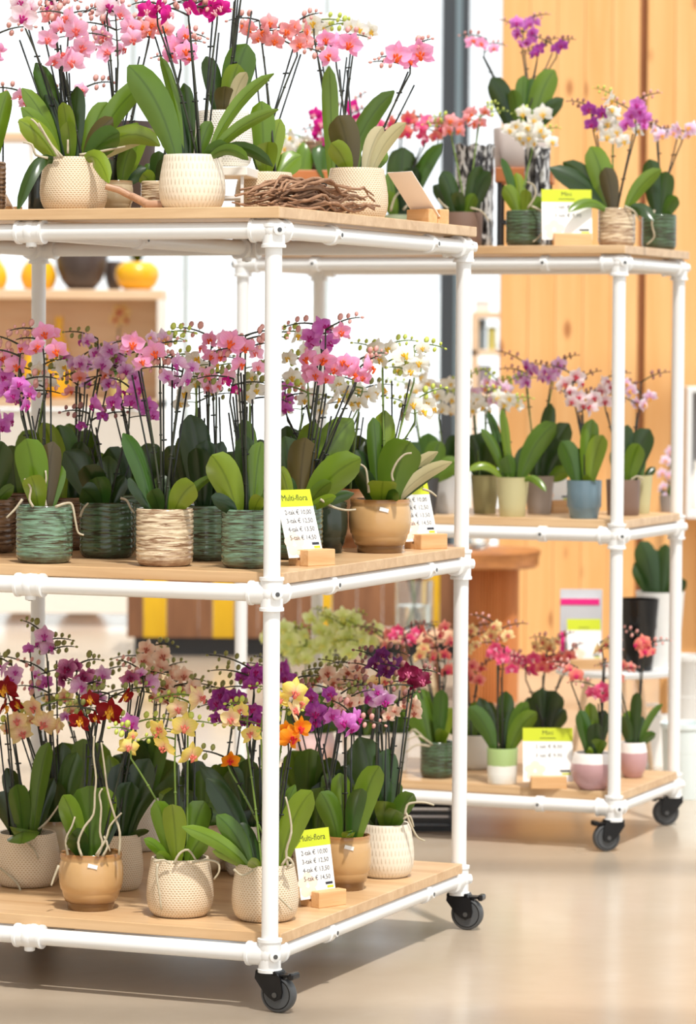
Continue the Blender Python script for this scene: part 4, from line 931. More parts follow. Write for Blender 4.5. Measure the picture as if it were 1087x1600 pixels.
orchid('2m', 'brown', 973, 807, 54, 56, 'white-pink orchid in brown pot behind the rear trolley corner post', group=G,
  leaves=[(1015, 671, 38, 'd', .0, .2), (980, 664, 24, 'd'), (998, 694, 30, 'm', -.03), (962, 700, 26, 'd')],
  heads=[('whiter', [(945, 628, 28), (938, 611, 28), (953, 605, 28), (948, 596, 24)], {'x': 1, 'bud': 'b'}), ('whitep', [(985, 611, 28), (997, 631, 28), (1015, 622, 26), (1006, 633, 26), (978, 600, 24)], {'x': 1, 'bud': 'b', 'b': 3, 'bs': 1})],
  roots=[[(985, 750), (996, 744), (1006, 750), .8]])
orchid('2m', 'olive', 1001, 804, 36, 60, 'small light olive pot behind the brown one at the rear middle shelf end', group=G, auto=3, lh=40)

# ================= rear trolley, bottom shelf =================
G = 'orchids on the bottom shelf of the rear trolley'
orchid('2b', 'green', 683, 1218, 54, 57, 'orchid with large round leaves in green ribbed pot on the rear bottom shelf', group=G,
  leaves=[(642, 1082, 54, 'm', .0, .1), (690, 1078, 24, 'm'), (706, 1106, 24, 'l', -.02), (692, 1140, 20, 'l', -.04), (668, 1100, 34, 'd')],
  heads=[('hot', [(622, 986, 24), (649, 990, 26), (640, 1000, 24)], {'x': 2, 'bud': 'b'}), ('salmon', [(674, 1027, 26), (660, 985, 24), (694, 980, 26), (703, 1003, 26)], {'x': 3, 'bud': 'b'}), ('straw', [(654, 1024, 28), (662, 1014, 24)], {'x': 1}), ('coral', [(701, 1049, 26), (695, 1024, 24)], {'x': 2})],
  roots=[[(676, 1164), (655, 1150), (636, 1156), .9], [(672, 1166), (650, 1164), (634, 1176), .9], [(668, 1160), (648, 1140), (640, 1146), .6]])
orchid('2b', 'wdots', 740, 1204, 54, 54, 'salmon orchid in white dotted pot behind the front trolley back post', group=G, auto=5, lh=74,
  heads=[('salmon', [(748, 1063, 26), (738, 1040, 24), (730, 1052, 24), (752, 1044, 22)], {'x': 3, 'bud': 'b'}), ('straw', [(724, 1000, 24), (736, 985, 24), (730, 1015, 22)], {'x': 2})])
orchid('2b', 'gw', 784, 1228, 49, 57, 'hot pink orchid in pot with green upper and white lower half', group=G,
  leaves=[(824, 1097, 24, 'm', -.02), (838, 1113, 30, 'm', -.03), (732, 1105, 28, 'm', -.02), (748, 1090, 24, 'd'), (790, 1080, 28, 'd', .03), (806, 1120, 22, 'd')],
  heads=[('hot', [(775, 1013, 26), (784, 1030, 28), (799, 1045, 26), (768, 1024, 24)], {'x': 2, 'dy': -.03}), ('straw', [(772, 979, 26), (793, 993, 24), (780, 994, 24), (766, 992, 24)], {'x': 2})])
orchid('2b', 'taupe', 846, 1200, 50, 56, 'pink and straw orchid in taupe pot behind the small price card', group=G,
  leaves=[(868, 1080, 38, 'd'), (846, 1076, 34, 'd'), (884, 1110, 30, 'd'), (824, 1090, 30, 'd')],
  heads=[('hot', [(815, 1034, 26), (833, 1030, 28), (828, 1050, 26), (806, 1030, 22)], {'x': 3}), ('coral', [(851, 1030, 26), (846, 1044, 24), (860, 1040, 24)], {'x': 2}), ('straw', [(846, 1003, 24), (869, 1003, 26), (858, 1012, 24), (836, 1010, 22)], {'x': 2}), ('salmon', [(889, 1025, 26), (880, 1040, 24), (872, 1028, 24)], {'x': 2})])
orchid('2b', 'mauve', 926, 1236, 70, 58, 'coral orchid in mauve bowl pot with white dipped rim left of the rear corner post', group=G,
  leaves=[(921, 1098, 22, 'm', 0), (905, 1110, 24, 'm', -.02), (945, 1110, 26, 'd'), (940, 1156, 26, 'm', -.03), (918, 1170, 12, 'l', -.04), (930, 1130, 24, 'd')],
  heads=[('coral', [(900, 1056, 28), (890, 1046, 20)], {'x': 0, 'nostake': 1}), ('hot', [(940, 1076, 26), (931, 1088, 26), (948, 1090, 24)], {'x': 2}), ('straw', [(945, 1006, 24), (936, 1016, 22)], {'x': 2})])
orchid('2b', 'mauve', 988, 1217, 46, 56, 'salmon orchid in small mauve pot right of the rear corner post', group=G,
  leaves=[(981, 1110, 22, 'm'), (1024, 1146, 16, 'm', -.02, .4), (1035, 1100, 12, 'm', 0, .4), (995, 1082, 18, 'd'), (970, 1120, 20, 'd'), (1005, 1120, 20, 'd')],
  heads=[('coral', [(1003, 1004, 28), (1006, 1018, 28), (994, 1008, 24), (1012, 1010, 22)], {'x': 1, 'b': 2}), ('salmon', [(972, 1040, 22), (966, 1060, 22)], {'x': 1})])
orchid('2b', 'white', 620, 1206, 40, 60, 'white pot with salmon orchid left of the green ribbed pot, rear bottom shelf', group=G, auto=4, lh=70,
  heads=[('salmon', [(606, 990, 22), (600, 1010, 22)], {'x': 2, 'bud': 'b'})])
orchid('2b', 'pinkpot', 492, 1196, 64, 50, 'lime green orchid in pale pink bowl pot behind the front trolley', group=G, auto=6, lh=80,
  heads=[('lime', [(443, 985, 40), (444, 1016, 38), (452, 1000, 38), (436, 1002, 34)], {'x': 6, 's': 36, 'green': 1}), ('lime', [(475, 994, 32), (478, 1031, 30), (484, 1010, 30), (468, 1015, 34)], {'x': 6, 's': 36, 'green': 1}), ('lime', [(512, 967, 34), (521, 1006, 36), (512, 1031, 30), (500, 985, 32), (505, 1010, 38), (524, 985, 38)], {'x': 8, 's': 38, 'green': 1})])
orchid('2b', 'white', 560, 1202, 56, 52, 'lime green orchid in white pot behind the front trolley', group=G, auto=6, lh=80,
  heads=[('lime', [(536, 964, 34), (555, 980, 36), (542, 1000, 34), (530, 985, 38), (548, 968, 38)], {'x': 8, 's': 38, 'green': 1}), ('lime', [(567, 1000, 34), (579, 1006, 30), (556, 1012, 32), (545, 1022, 36), (572, 988, 36)], {'x': 8, 's': 36, 'green': 1})])

# ------------------------------------------------------------------ price cards
LIME = plain('card_lime', lin((196, 206, 30)), .5, lin((186, 198, 24))); CARD = plain('card_white', lin((246, 244, 240)), .45, lin((240, 236, 232)))
PRINT = mat('card_print_grey', lin((92, 90, 92)), .6); PRINTD = mat('card_print_dark', lin((58, 66, 22)), .6); LOGO = mat('card_logo_navy', lin((40, 42, 54)), .6); PEACHP = plain('card_flower_print', lin((250, 222, 200)), .5, lin((248, 200, 170)))
BLUSH = plain('card_back_blush', lin((252, 242, 236)), .5, lin((250, 236, 228)))
TXT = {}
def text_mesh(body, size, m_, align='CENTER'):
    key = (body, round(size, 5), m_.name, align)
    if key in TXT: return TXT[key]
    cu = bpy.data.curves.new('lettering', 'FONT'); cu.body = body; cu.size = size; cu.align_x = align; cu.align_y = 'CENTER'; cu.extrude = .00012; cu.resolution_u = 2
    o = bpy.data.objects.new('lettering', cu); col.objects.link(o); bpy.context.view_layer.update()
    me = bpy.data.meshes.new_from_object(o.evaluated_get(bpy.context.evaluated_depsgraph_get())); me.materials.clear(); me.materials.append(m_)
    bpy.data.objects.remove(o); bpy.data.curves.remove(cu); TXT[key] = me; return me
def price_sign(label, pos, yaw, W, H, lean, head, sub, lines, L=.078, D=.058, hb=.033, off=-.012, group=None, blank=False):
    root = tag(new('price_sign', None, None, pos), label, 'price sign', group); root.rotation_euler = (0, 0, yaw)
    m = MB(); sl = .0035
    m.box((-L/2, -D/2, 0), (L/2, -sl, hb), bev=.0015); m.box((-L/2, sl, 0), (L/2, D/2, hb), bev=.0015); m.box((-L/2, -sl, 0), (L/2, sl, hb*.35))
    m.build('wooden_block', BLOCK, root, smooth=False)
    c = new('card', None, root, (off, 0, hb*.5)); c.rotation_euler = (-lean, 0, 0)
    m = MB(); m.box((-W/2, -.0006, 0), (W/2, .0006, H)); q = c; 
    me = m.mesh('card', [CARD if not blank else BLUSH], False); bpy.data.objects.remove(c)
    c = new('card', me, root, (off, 0, hb*.5)); c.rotation_euler = (-lean, 0, 0)
    if blank: return root
    hh = H*.25
    m = MB(); m.box((-W/2, -.0010, H-hh), (W/2, -.0005, H)); m.build('header_band', LIME, c, smooth=False)
    def put(me, x, z): new('lettering', me, c, (x, -.0012, z), (R(90), 0, 0))
    if head: put(text_mesh(head, hh*.5, PRINTD), 0, H - hh*(.5 if not sub else .38))
    if sub: m = MB(); m.box((-W*.16, -.0012, H-hh*.8), (W*.16, -.0009, H-hh*.74)); m.build('fine_print', PRINTD, c, smooth=False)
    z = H - hh - .007
    step = (H*.5)/max(3, len(lines))
    for ln in lines:
        put(text_mesh(ln, min(.0145, step*.78), PRINT), W*.02, z - step*.3); z -= step
    m = MB()
    for k in range(5):
        a = 2*math.pi*k/5 + .3; cx, cz = -W*.26 + .016*math.cos(a), H*.2 + .016*math.sin(a)
        vv = [(cx + .013*math.cos(b), -.00075 - .00002*k, cz + .011*math.sin(b)) for b in [2*math.pi*j/12 for j in range(12)]]; m.add(vv, [tuple(range(12))])
    m.build('flower_print', PEACHP, c, smooth=False)
    m = MB(); m.box((W*.24, -.0011, H*.178), (W*.44, -.0006, H*.215), bev=0); m.build('logo', LOGO, c, smooth=False)
    m = MB(); m.box((W*.28, -.0011, H*.128), (W*.45, -.0006, H*.162)); m.build('logo', LIME, c, smooth=False)
    return root
MF = ['2-tak € 10,00', '3-tak € 12,50', '4-tak € 13,50', '5-tak € 14,50']
Zb, Zm, Zt = board_top(0), board_top(1), board_top(2)
price_sign('lime-topped Multi-flora price card beside the corner post on the middle shelf', at_z(487, 883, Zm), R(46), .100, .142, R(17), 'Multi-flora', None, MF, off=-.016)
price_sign('lime-topped Multi-flora price card right of the amber pot on the middle shelf', at_z(665, 857, Zm), R(40), .100, .142, R(17), 'Multi-flora', None, MF, off=-.014)
price_sign('lime-topped Multi-flora price card on the bottom front shelf', at_z(505, 1414, Zb), R(44), .100, .142, R(10), 'Multi-flora', None, MF, off=-.014)
price_sign('blank pale back of a leaning price card on the top front shelf corner', cart_at(T1, 668, .93, Zt), R(128), .085, .125, R(40), '', None, [], blank=True, off=0)
price_sign('Mini price card in front of the cream ribbed pot, rear top shelf', cart_at(T2, 893, .045, Zt), R(4), .132, .135, R(12), 'Mini', '-', ['2 tak € 8,50', '3 tak € 9,95'], L=.10, D=.05)
price_sign('Mini price card beside the green and white pot, rear bottom shelf', at_z(856, 1231, Zb), R(2), .132, .142, R(12), 'Mini', '-', ['2 tak € 8,50', '3 tak € 9,95'], L=.094, D=.05, off=0)
price_sign('pale price card half hidden behind the slate blue pot', at_z(873, 800, Zm), R(38), .11, .13, R(14), 'Mini', '-', [], L=.09, D=.05)

# ------------------------------------------------------------------ things on the front trolley's top board
def local(T, u, v, z):
    c, s = math.cos(T['th']), math.sin(T['th']); return Vector((T['loc'][0] + u*c - v*s, T['loc'][1] + u*s + v*c, z))
def rise(name, label, pos, yaw, wx_, dy_, h, th, m_top, m_leg, lr):
    o = tag(new(name, None, None, pos), label, 'stand'); o.rotation_euler = (0, 0, yaw)
    m = MB(); m.box((-wx_/2, -dy_/2, h-th), (wx_/2, dy_/2, h), bev=.002); m.build('stand_top', m_top, o, smooth=False)
    for sx in (-1, 1):
        for sy in (-1, 1):
            m = MB(); m.box((sx*(wx_/2-.012)-lr, sy*(dy_/2-.012)-lr, 0), (sx*(wx_/2-.012)+lr, sy*(dy_/2-.012)+lr, h-th), bev=.001); m.build('leg', m_leg, o, smooth=False)
    for sy in (-1, 1):
        m = MB(); m.box((-(wx_/2-.012), sy*(dy_/2-.012)-lr*.8, h*.32), ((wx_/2-.012), sy*(dy_/2-.012)+lr*.8, h*.32+lr*1.6)); m.build('crossbar', m_leg, o, smooth=False)
    return o
PALEW = plain('white_painted_wood', lin((246, 240, 230)), .5)
ps = cart_at(T1, 338, .30, Zt)
rise('plant_riser', 'small white plant riser beside the fluted pot on the top front shelf', ps, R(-8), .152, .15, .094, .019, PALEW, WHITE, .0032)
pp = px(Vector((ps.x, ps.y, Zt+.094)))
orchid('1t', 'wdots', 348, 0, 94, 88, 'orchid with tall bare stems in large white dotted pot raised on the small riser', v=.30, ztop=Zt+.094, group='orchids on the top shelf of the front trolley',
  leaves=[(386, 69, 48, 'm', .0, .1), (322, 88, 28, 'd', .02), (385, 113, 22, 'v', -.03, .4), (352, 135, 30, 'p', -.03), (372, 100, 34, 'l', -.02)],
  heads=[('pinkl', [(380, -30), (372, -50)], {'b': 3, 'x': 0}), ('pinkl', [(372, -34), (366, -60)], {'b': 2, 'x': 0})])
w = tag(new('twig_wreath', None, None, local(T1, 0, 0, Zt)), 'flat brown wreath of woven twigs along the top shelf edge', 'wreath'); w.rotation_euler = (0, 0, T1['th'])
rt = random.Random(3)
for i in range(46):
    x_ = rt.uniform(-.088, -.015); z_ = .005 + .066*rt.random()**1.1; y0 = rt.uniform(.03, .15); y1 = y0 + rt.uniform(.30, .50)
    m = MB(); pts = []; ph, am = rt.uniform(0, 6), rt.uniform(.004, .012)
    for k in range(13):
        u = k/12; yy = y0 + (y1-y0)*u
        bulge = (u-.5)**2*4
        pts.append((max(-.15, min(-.006, x_ - .018*bulge*(1 if x_ < -.06 else -.3) + am*math.sin(ph + 9*u))), yy, max(.004, z_*(1 - .45*bulge) + am*.6*math.sin(ph*2 + 13*u) + (.012 if u > .9 else 0))))
    m.tube(pts, [rt.uniform(.0028, .0042)*(1.1 - .5*abs(2*k/12-1)) for k in range(13)], 6)
    m.build('twig', TWIG, w, flat=None)
b = tag(new('seed_pod_ball', None, None, cart_at(T1, 482, .60, Zt)), 'ball of small dark brown seed pods behind the twig wreath', 'decoration')
m = MB(); m.blob((0, 0, .038), .032, 16, 10)
for i in range(170):
    z_ = 1 - 2*(i+.5)/170; a = i*2.39996; q = math.sqrt(1-z_*z_); d = Vector((q*math.cos(a), q*math.sin(a), z_)); m.blob(d*.033 + Vector((0, 0, .038)), (.0032, .0032, .005), 5, 3, ax=d)
m.build('pods', plain('seed_pods', lin((96, 68, 62)), .7, lin((60, 40, 38))), b, flat=None)['kind'] = 'stuff'
e0, e1 = cart_at(T1, 160, .10, Zt), cart_at(T1, 254, .10, Zt)
hd = tag(new('wooden_scoop', None, None, e1), 'curved wooden scoop handle lying between the two large top shelf pots', 'scoop')
P0 = at_y(165, 291, e0.y) - e1; P1 = at_y(205, 306, e0.y) - e1; P2 = at_y(232, 320, e1.y) - e1; P3 = at_y(254, 321, e1.y) - e1
m = MB(); m.tube([P0, P0.lerp(P1, .5) + Vector((0,0,.003)), P1, P2, P3 + Vector((0, 0, .001))], [.0065, .0075, .0078, .0088, .0095], 12); m.build('handle', wood('scoop_wood', lin((198, 156, 124)), lin((170, 126, 96)), (8, 60, 60)), hd)
m = MB(); m.lathe([(.001, 0), (.014, .002), (.017, .01), (.0165, .018), (.013, .016), (.009, .008)], 16, c=(.016, .004, 0)); m.build('scoop_bowl', wood('scoop_wood_dark', lin((186, 132, 92)), lin((154, 102, 68)), (8, 60, 60)), hd)
price_sign('blank blush card at the far left of the top front shelf', cart_at(T1, 14, .30, Zt), R(120), .06, .075, R(30), '', None, [], blank=True, off=0, L=.05, D=.04, hb=.02)
def vessel(name, label, cat, pos, prof, m_, r, H, inner=True, group=None, n=36, part='body'):
    o = tag(new(name, None, None, pos), label, cat, group)
    pr = [(a*r, z*H) for a, z in prof]
    if inner: pr += [(pr[-1][0]-.006, H-.001), (pr[-1][0]*.9, H*.6), (pr[-1][0]*.5, H*.25)]
    m = MB(); m.lathe(pr, n); m.build(part, m_, o, flat=50)
    return o
ROUNDP = [(.45, 0), (.6, .03), (.85, .2), (.98, .45), (1, .6), (.93, .8), (.72, .95), (.66, 1)]
BOWLP = [(.4, 0), (.5, .03), (.75, .25), (.92, .55), (1, .95), (.98, 1)]
BOTT = [(.55, 0), (.8, .04), (.98, .22), (1, .36), (.85, .55), (.45, .75), (.3, .85), (.34, 1)]
pd = cart_at(T1, 205, .62, Zt)
vessel('dark_planter', 'dark brown planter behind the leaves on the top front shelf', 'planter', pd, [(.8, 0), (.85, .02), (1, 1)], plain('planter_dark', lin((70, 58, 56)), .5), 38*pd.y/F, .215)
vessel('glass_jar', 'dark glass jar half hidden left behind the dotted top shelf pot', 'jar', cart_at(T1, 62, .24, Zt), [(.9, 0), (1, .04), (1, .8), (.8, .92), (.8, 1)], plain('dark_glass', lin((48, 54, 48)), .06), .024, .1)

# ------------------------------------------------------------------ things on the rear trolley's top board
ps = cart_at(T2, 819, .38, Zt)
rise('plant_riser', 'black-legged wooden riser behind the tall patterned vases on the rear top shelf', ps, R(-6), .155, .15, .222, .04, wood('riser_plank', lin((206, 128, 72)), lin((176, 100, 50)), (4, 40, 40)), DARK, .006)
orchid('2t', 'mtaupe', 814, 0, 88, 62, 'purple orchid in square taupe pot raised on the black-legged riser', v=.38, ztop=Zt+.222, group='orchids on the top shelf of the rear trolley', size=27,
  leaves=[(767, 122, 34, 'd', -.02, .1), (818, 118, 24, 'm'), (831, 122, 28, 'm', .02), (866, 109, 36, 'm', .0, .1), (880, 154, 26, 'd', -.02), (790, 150, 30, 'd', .0), (842, 150, 26, 'd'), (800, 140, 22, 'm', -.03)],
  heads=[('orchid', [(807, 36, 26), (826, 38, 26), (810, 53, 28), (821, 66, 26), (830, 50, 24), (814, 70, 22)], {'x': 2}), ('pink', [(739, 64, 28), (751, 69, 26), (771, 76, 20)], {'x': 0, 'bs': -1}), ('purple', [(844, 78, 28), (836, 84, 22)], {'x': 0, 'bs': 1}), ('purple', [(876, 71, 26), (868, 76, 20)], {'x': 0, 'bs': 1})])
vm = mat('mottled_silver_vase', (.5, .5, .5), .22, .35); t = NT(vm)
n = t.noise(t.coord('Object', (26, 26, 9)), 1.6, 4, .6, 1.6); t.color(t.ramp(n, [(.4, (.015, .013, .013)), (.5, (.12, .11, .11)), (.56, (.72, .7, .68)), (.7, (.85, .84, .83))]))
for (x_, v_, w_, h_, lab) in [(740, .23, 60, 160, 'tall black and silver mottled vase behind the brown pot'), (838, .22, 40, 156, 'narrow black and silver mottled vase behind the green ribbed pot')]:
    p = cart_at(T2, x_, v_, Zt); k = p.y/F
    o = tag(new('mottled_vase', None, None, p), lab, 'vase', 'mottled vases on the rear trolley'); r_ = w_/2*k; H_ = h_*k
    m = MB(); m.lathe([(r_*.9, 0), (r_*.97, .004)] + [(r_*(1 + .02*math.sin(i*1.9)), H_*(.05+.9*i/18)) for i in range(19)] + [(r_*1.04, H_), (r_*.96, H_), (r_*.9, H_*.7), (r_*.85, H_*.3)], 40, fn=lambda i, r, z, a: r*.025*noise.noise(Vector((math.cos(a)*3, math.sin(a)*3, z*40))) + (0))
    for q in m.v:
        if q.z > H_*.97: q.z += .006*math.sin(7*math.atan2(q.y, q.x))
    m.build('body', vm, o)
p = cart_at(T2, 490, .22, Zt); o = tag(new('wooden_riser', None, None, p), 'orange-brown wooden box under the brown ribbed pot behind the wreath', 'stand')
m = MB(); m.box((-.075, -.06, .175), (.075, .06, .215), bev=.002); m.build('stand_top', wood('riser_box', lin((206, 128, 72)), lin((176, 100, 50)), (4, 40, 40)), o, smooth=False)
for sx in (-1, 1): m = MB(); m.box((sx*.068-.006, -.058, 0), (sx*.068+.006, .058, .175)); m.build('side_panel', wood('riser_side', lin((190, 118, 66)), lin((160, 92, 46)), (4, 4, 40)), o, smooth=False)

# ------------------------------------------------------------------ background
YELLOW = plain('yellow_glaze', lin((240, 184, 40)), .25, lin((226, 158, 24))); ORANGE = plain('orange_glaze', lin((232, 140, 40)), .25, lin((206, 110, 26))); DKB = plain('dark_bowl_glaze', lin((78, 66, 62)), .4)
UY = 16.4; ku = UY/F
def zat(y, Y): return at_y(543, y, Y).z
ux0, ux1 = X(-70, UY), X(258, UY); zt_, zl_, zh_ = zat(456, UY), zat(626, UY), zat(213, UY)
u = tag(new('display_shelf', None, None, (ux0, UY, 0)), 'pale wooden display shelf with yellow pots at the far left', 'shelf'); uw = ux1-ux0
def part(nm, a, b, m_, par, bev=.003): m = MB(); m.box(a, b, bev=bev); return m.build(nm, m_, par, smooth=False)
part('shelf_board', (0, -.17, zt_-.045), (uw, .2, zt_), SHELFW, u); part('shelf_board', (0, -.17, zl_-.04), (uw, .2, zl_), SHELFW, u); part('shelf_board', (0, -.17, zh_-.035), (uw*.36, .2, zh_), SHELFW, u)
part('back_panel', (0.02, .17, zl_), (uw-.02, .19, zt_-.045), SHELFW, u)
for q in (0, uw-.03): part('side_panel', (q, -.17, 0), (q+.03, .2, zt_-.045), PALEW, u)
for q in (.03, uw*.34): part('upright', (q, .1, zt_), (q+.025, .13, zh_-.035), PALEW, u)
part('cabinet_front', (.03, -.15, .06), (uw-.03, -.13, zl_-.05), PALEW, u)
for (nm, x_, w_, h_, pr, m_, zz, lab, ct) in [
  ('yellow_vase', 60, 58, 66, BOTT, YELLOW, zt_, 'yellow bottle-shaped vase left on the far display shelf', 'vase'),
  ('yellow_vase', -8, 40, 60, BOTT, YELLOW, zt_, 'yellow vase cut by the left edge on the far display shelf', 'vase'),
  ('dark_bowl', 127, 84, 58, BOWLP, DKB, zt_, 'large dark bowl on the far display shelf between yellow pots', 'bowl'),
  ('dark_bowl', 178, 34, 46, BOWLP, DKB, zt_, 'small dark bowl left of the round yellow pot', 'bowl'),
  ('yellow_pot', 214, 70, 44, ROUNDP, YELLOW, zt_, 'round yellow pot at the right end of the far display shelf', 'pot'),
  ('yellow_vase', 92, 40, 128, BOTT, YELLOW, zl_, 'tall yellow vase in the lower compartment of the display shelf', 'vase'),
  ('yellow_vase', 52, 34, 110, BOTT, YELLOW, zl_, 'narrower yellow vase beside the tall one in the lower compartment', 'vase'),
  ('orange_bowl', 130, 84, 46, BOWLP, ORANGE, 0, 'large orange bowl standing on the far floor', 'bowl'),
  ('orange_bowl', 34, 56, 40, BOWLP, ORANGE, 0, 'smaller orange bowl standing on the far floor at the left', 'bowl')]:
    Yp = (UY + .13 if x_ == 178 else UY - .02) if zz > 0 else 17.1
    vessel(nm, lab, ct, (X(x_, Yp), Yp, zz), pr, m_, w_/2*Yp/F, h_*Yp/F)
hb_ = tag(new('herb_plant', None, None, (X(214, UY-.02), UY-.02, zt_ + 44*ku)), 'small green plant growing in the round yellow pot', 'plant')
rt = random.Random(5); m = MB()
for i in range(14):
    a = rt.uniform(0, 6.28); l_ = rt.uniform(.03, .07); d = Vector((math.cos(a)*l_*.8, math.sin(a)*l_*.8, l_*.7)); s_ = Vector((-math.sin(a), math.cos(a), 0))*l_*.25
    m.add([(0, 0, -.012), d*.55 + s_, d, d*.55 - s_], [(0, 1, 2, 3)])
m.build('foliage', LEAF, hb_)['kind'] = 'stuff'
orchid('x', 'seed', 188, 620, 34, 34, 'yellow orchid with brown centre on the far display shelf', Y=UY-.03, ztop=zl_, auto=3, lh=40, size=30, heads=[('straw', [(188, 488, 34), (196, 500, 26), (180, 500, 24)], {'x': 0, 'b': 0})])
# striped counter
CY = 14.7; kc = CY/F
cb = tag(new('striped_counter', None, None, (X(200, CY), CY, 0)), 'low counter of brown and yellow upright planks on a black plinth', 'counter')
cw = X(735, CY) - X(200, CY); chh = zat(872, CY); zpl = zat(998, CY)
part('plinth', (.03, .03, 0), (cw, .5, zpl), DARK, cb, 0)
ed = [200, 225, 262, 312, 334, 368, 405, 442, 470, 500, 521, 560, 600, 640, 672, 690, 735]; yl = {1, 4, 9, 14}
for i in range(len(ed)-1):
    a, b_ = X(ed[i], CY) - X(200, CY), X(ed[i+1], CY) - X(200, CY)
    part('plank', (a+.001, 0, zpl), (b_-.001, .03, chh-.03), YELW if i in yl else BROWN, cb, .0015)
part('side_panel', (0, .03, zpl), (.02, .5, chh-.03), BROWN, cb); part('counter_top', (-.01, -.01, chh-.03), (cw, .5, chh), BROWN, cb)
# slab table
SY = 12.9; ks = SY/F
stb = tag(new('slab_table', None, None, (X(766, SY), SY, 0)), 'rough wooden slab table top on a ribbed wooden drum', 'table')
z0_, z1_ = zat(884, SY), zat(856, SY)
m = MB(); m.lathe([(.235, 0), (.245, .008), (.243, (z1_-z0_)*.5), (.25, z1_-z0_-.008), (.24, z1_-z0_)], 48, c=(-.06, 0, z0_), fn=lambda i, r, z, a: .016*noise.noise(Vector((math.cos(a)*2.2, math.sin(a)*2.2, z*6)))); m.build('slab_top', wood('slab_wood', lin((206, 138, 76)), lin((150, 92, 46)), (10, 10, 40)), stb)
m = MB(); rr_ = 46*ks; m.lathe([(rr_, .0), (rr_, z0_)], 120, fn=lambda i, r, z, a: .004*math.cos(60*a)); m.build('drum', DRUMW, stb)
gm2 = mat('clear_glass', (.95, .98, .97), .03); b_ = gm2.node_tree.nodes['Principled BSDF']; b_.inputs['Transmission Weight'].default_value = .92; b_.inputs['IOR'].default_value = 1.2
o = vessel('glass_bowl', 'clear glass bowl standing on the wooden slab table', 'bowl', (X(744, SY-.05), SY-.05, z1_), BOWLP, gm2, .06, .04)
# stump table with vase
VY = 12.4
zs = zat(984, VY)
st_ = tag(new('stump_table', None, None, (X(640, VY), VY, 0)), 'low round wooden stump table under the glass vase', 'table')
m = MB(); m.lathe([(.16, zs-.035), (.165, zs-.03), (.165, zs-.004), (.16, zs)], 40); m.build('table_top', wood('pale_stump', lin((232, 190, 158)), lin((206, 156, 120)), (6, 30, 30)), st_)
for k in range(3): a = 2.1*k + .4; m = MB(); m.cyl((.1*math.cos(a), .1*math.sin(a), zs-.035), (.14*math.cos(a), .14*math.sin(a), 0), .014, 10, r2=.01); m.build('leg', BROWN, st_)
va = tag(new('glass_vase', None, None, (X(650, VY), VY, zs)), 'clear glass vase half filled with water on the stump table', 'vase')
rv = 30*VY/F; hv = 78*VY/F
m = MB(); m.lathe([(rv*.9, 0), (rv, .006), (rv, hv), (rv*.94, hv), (rv*.93, .012), (rv*.3, .01)], 32); m.build('body', gm2, va)
m = MB(); m.lathe([(rv*.2, .013), (rv*.91, .014), (rv*.91, hv*.5), (rv*.2, hv*.5)], 28); wmt = mat('water', (.82, .88, .86), .02); wmt.node_tree.nodes['Principled BSDF'].inputs['Transmission Weight'].default_value = .9; m.build('water', wmt, va)
bq = tag(new('cut_stems', None, None, (X(650, VY), VY, zs+.016)), 'bundle of cut green stems standing in the glass vase', 'cut stems')
for i in range(5):
    a = 1.26*i; m = MB(); m.tube([(.02*math.cos(a), .02*math.sin(a), 0), (-.012*math.cos(a), -.012*math.sin(a), hv*.7), (-.035*math.cos(a), -.03*math.sin(a), hv*1.25)], .004, 6); m.build('stem', STEMG if i % 2 else STEMM, bq)
    make = MB(); make.blob((-.04*math.cos(a), -.034*math.sin(a), hv*1.32), (.02, .02, .026), 8, 5); make.build('seed_head', bud_mat('b'), bq)
# white table with black and white pots
TY = 10.7; kt = TY/F; ztb = zat(1040, TY)
tb = tag(new('white_table', None, None, (X(968, TY), TY, 0)), 'low round white table with wooden legs beside the timber wall', 'table')
m = MB(); m.lathe([(.17, ztb-.022), (.188, ztb-.018), (.19, ztb-.006), (.186, ztb)], 48); m.build('table_top', WHITE, tb)
for k in range(3): a = 2.09*k + .65; m = MB(); m.cyl((.09*math.cos(a), .09*math.sin(a), ztb-.022), (.15*math.cos(a), .15*math.sin(a), 0), .012, 10, r2=.008); m.build('leg', SHELFW, tb)
p = Vector((X(1001, TY-.095), TY-.095, ztb)); vessel('black_pot', 'tall glossy black tapered pot on the low white table', 'pot', p, [(.68, 0), (.7, .02), (.98, .96), (1, 1)], plain('black_gloss', (.008, .008, .009), .08), 33*kt, 112*kt)
orchid('x', 'white', 1030, 1040, 78, 118, 'dark-leaved orchid without flowers in large white pot on the low white table', Y=TY+.045, ztop=ztb, leaves=[(1000, 846, 36, 'd'), (1020, 858, 32, 'd'), (1046, 872, 26, 'd'), (1072, 908, 22, 'd', -.02), (990, 880, 30, 'd'), (1040, 850, 24, 'd')], heads=[])
PINKM = mat('brochure_magenta', lin((232, 30, 130)), .5); GREYP = plain('brochure_grey', lin((206, 206, 210)), .5)
bh = tag(new('brochure_holder', None, None, (X(912, TY), TY - .02, ztb)), 'stack of magenta and grey brochures leaning on the white table', 'brochures')
bw = 66*kt
part('back_plate', (-bw/2, .03, 0), (bw/2, .036, 122*kt), GREYP, bh, 0); part('brochure', (-bw/2, .012, 0), (bw/2-.01, .028, 108*kt), GREYP, bh, 0); part('brochure_header', (-bw/2, .0105, 98*kt), (bw/2-.01, .012, 108*kt), PINKM, bh, 0); part('brochure_corner', (-bw/2, .0105, 20*kt), (-bw/2+.014, .012, 56*kt), PINKM, bh, 0)
price_sign('lime-topped price card in front of the brochures on the white table', (X(916, TY), TY - .075, ztb), R(6), .105, .14, R(14), '', '-', [], L=.1, D=.05, off=0)
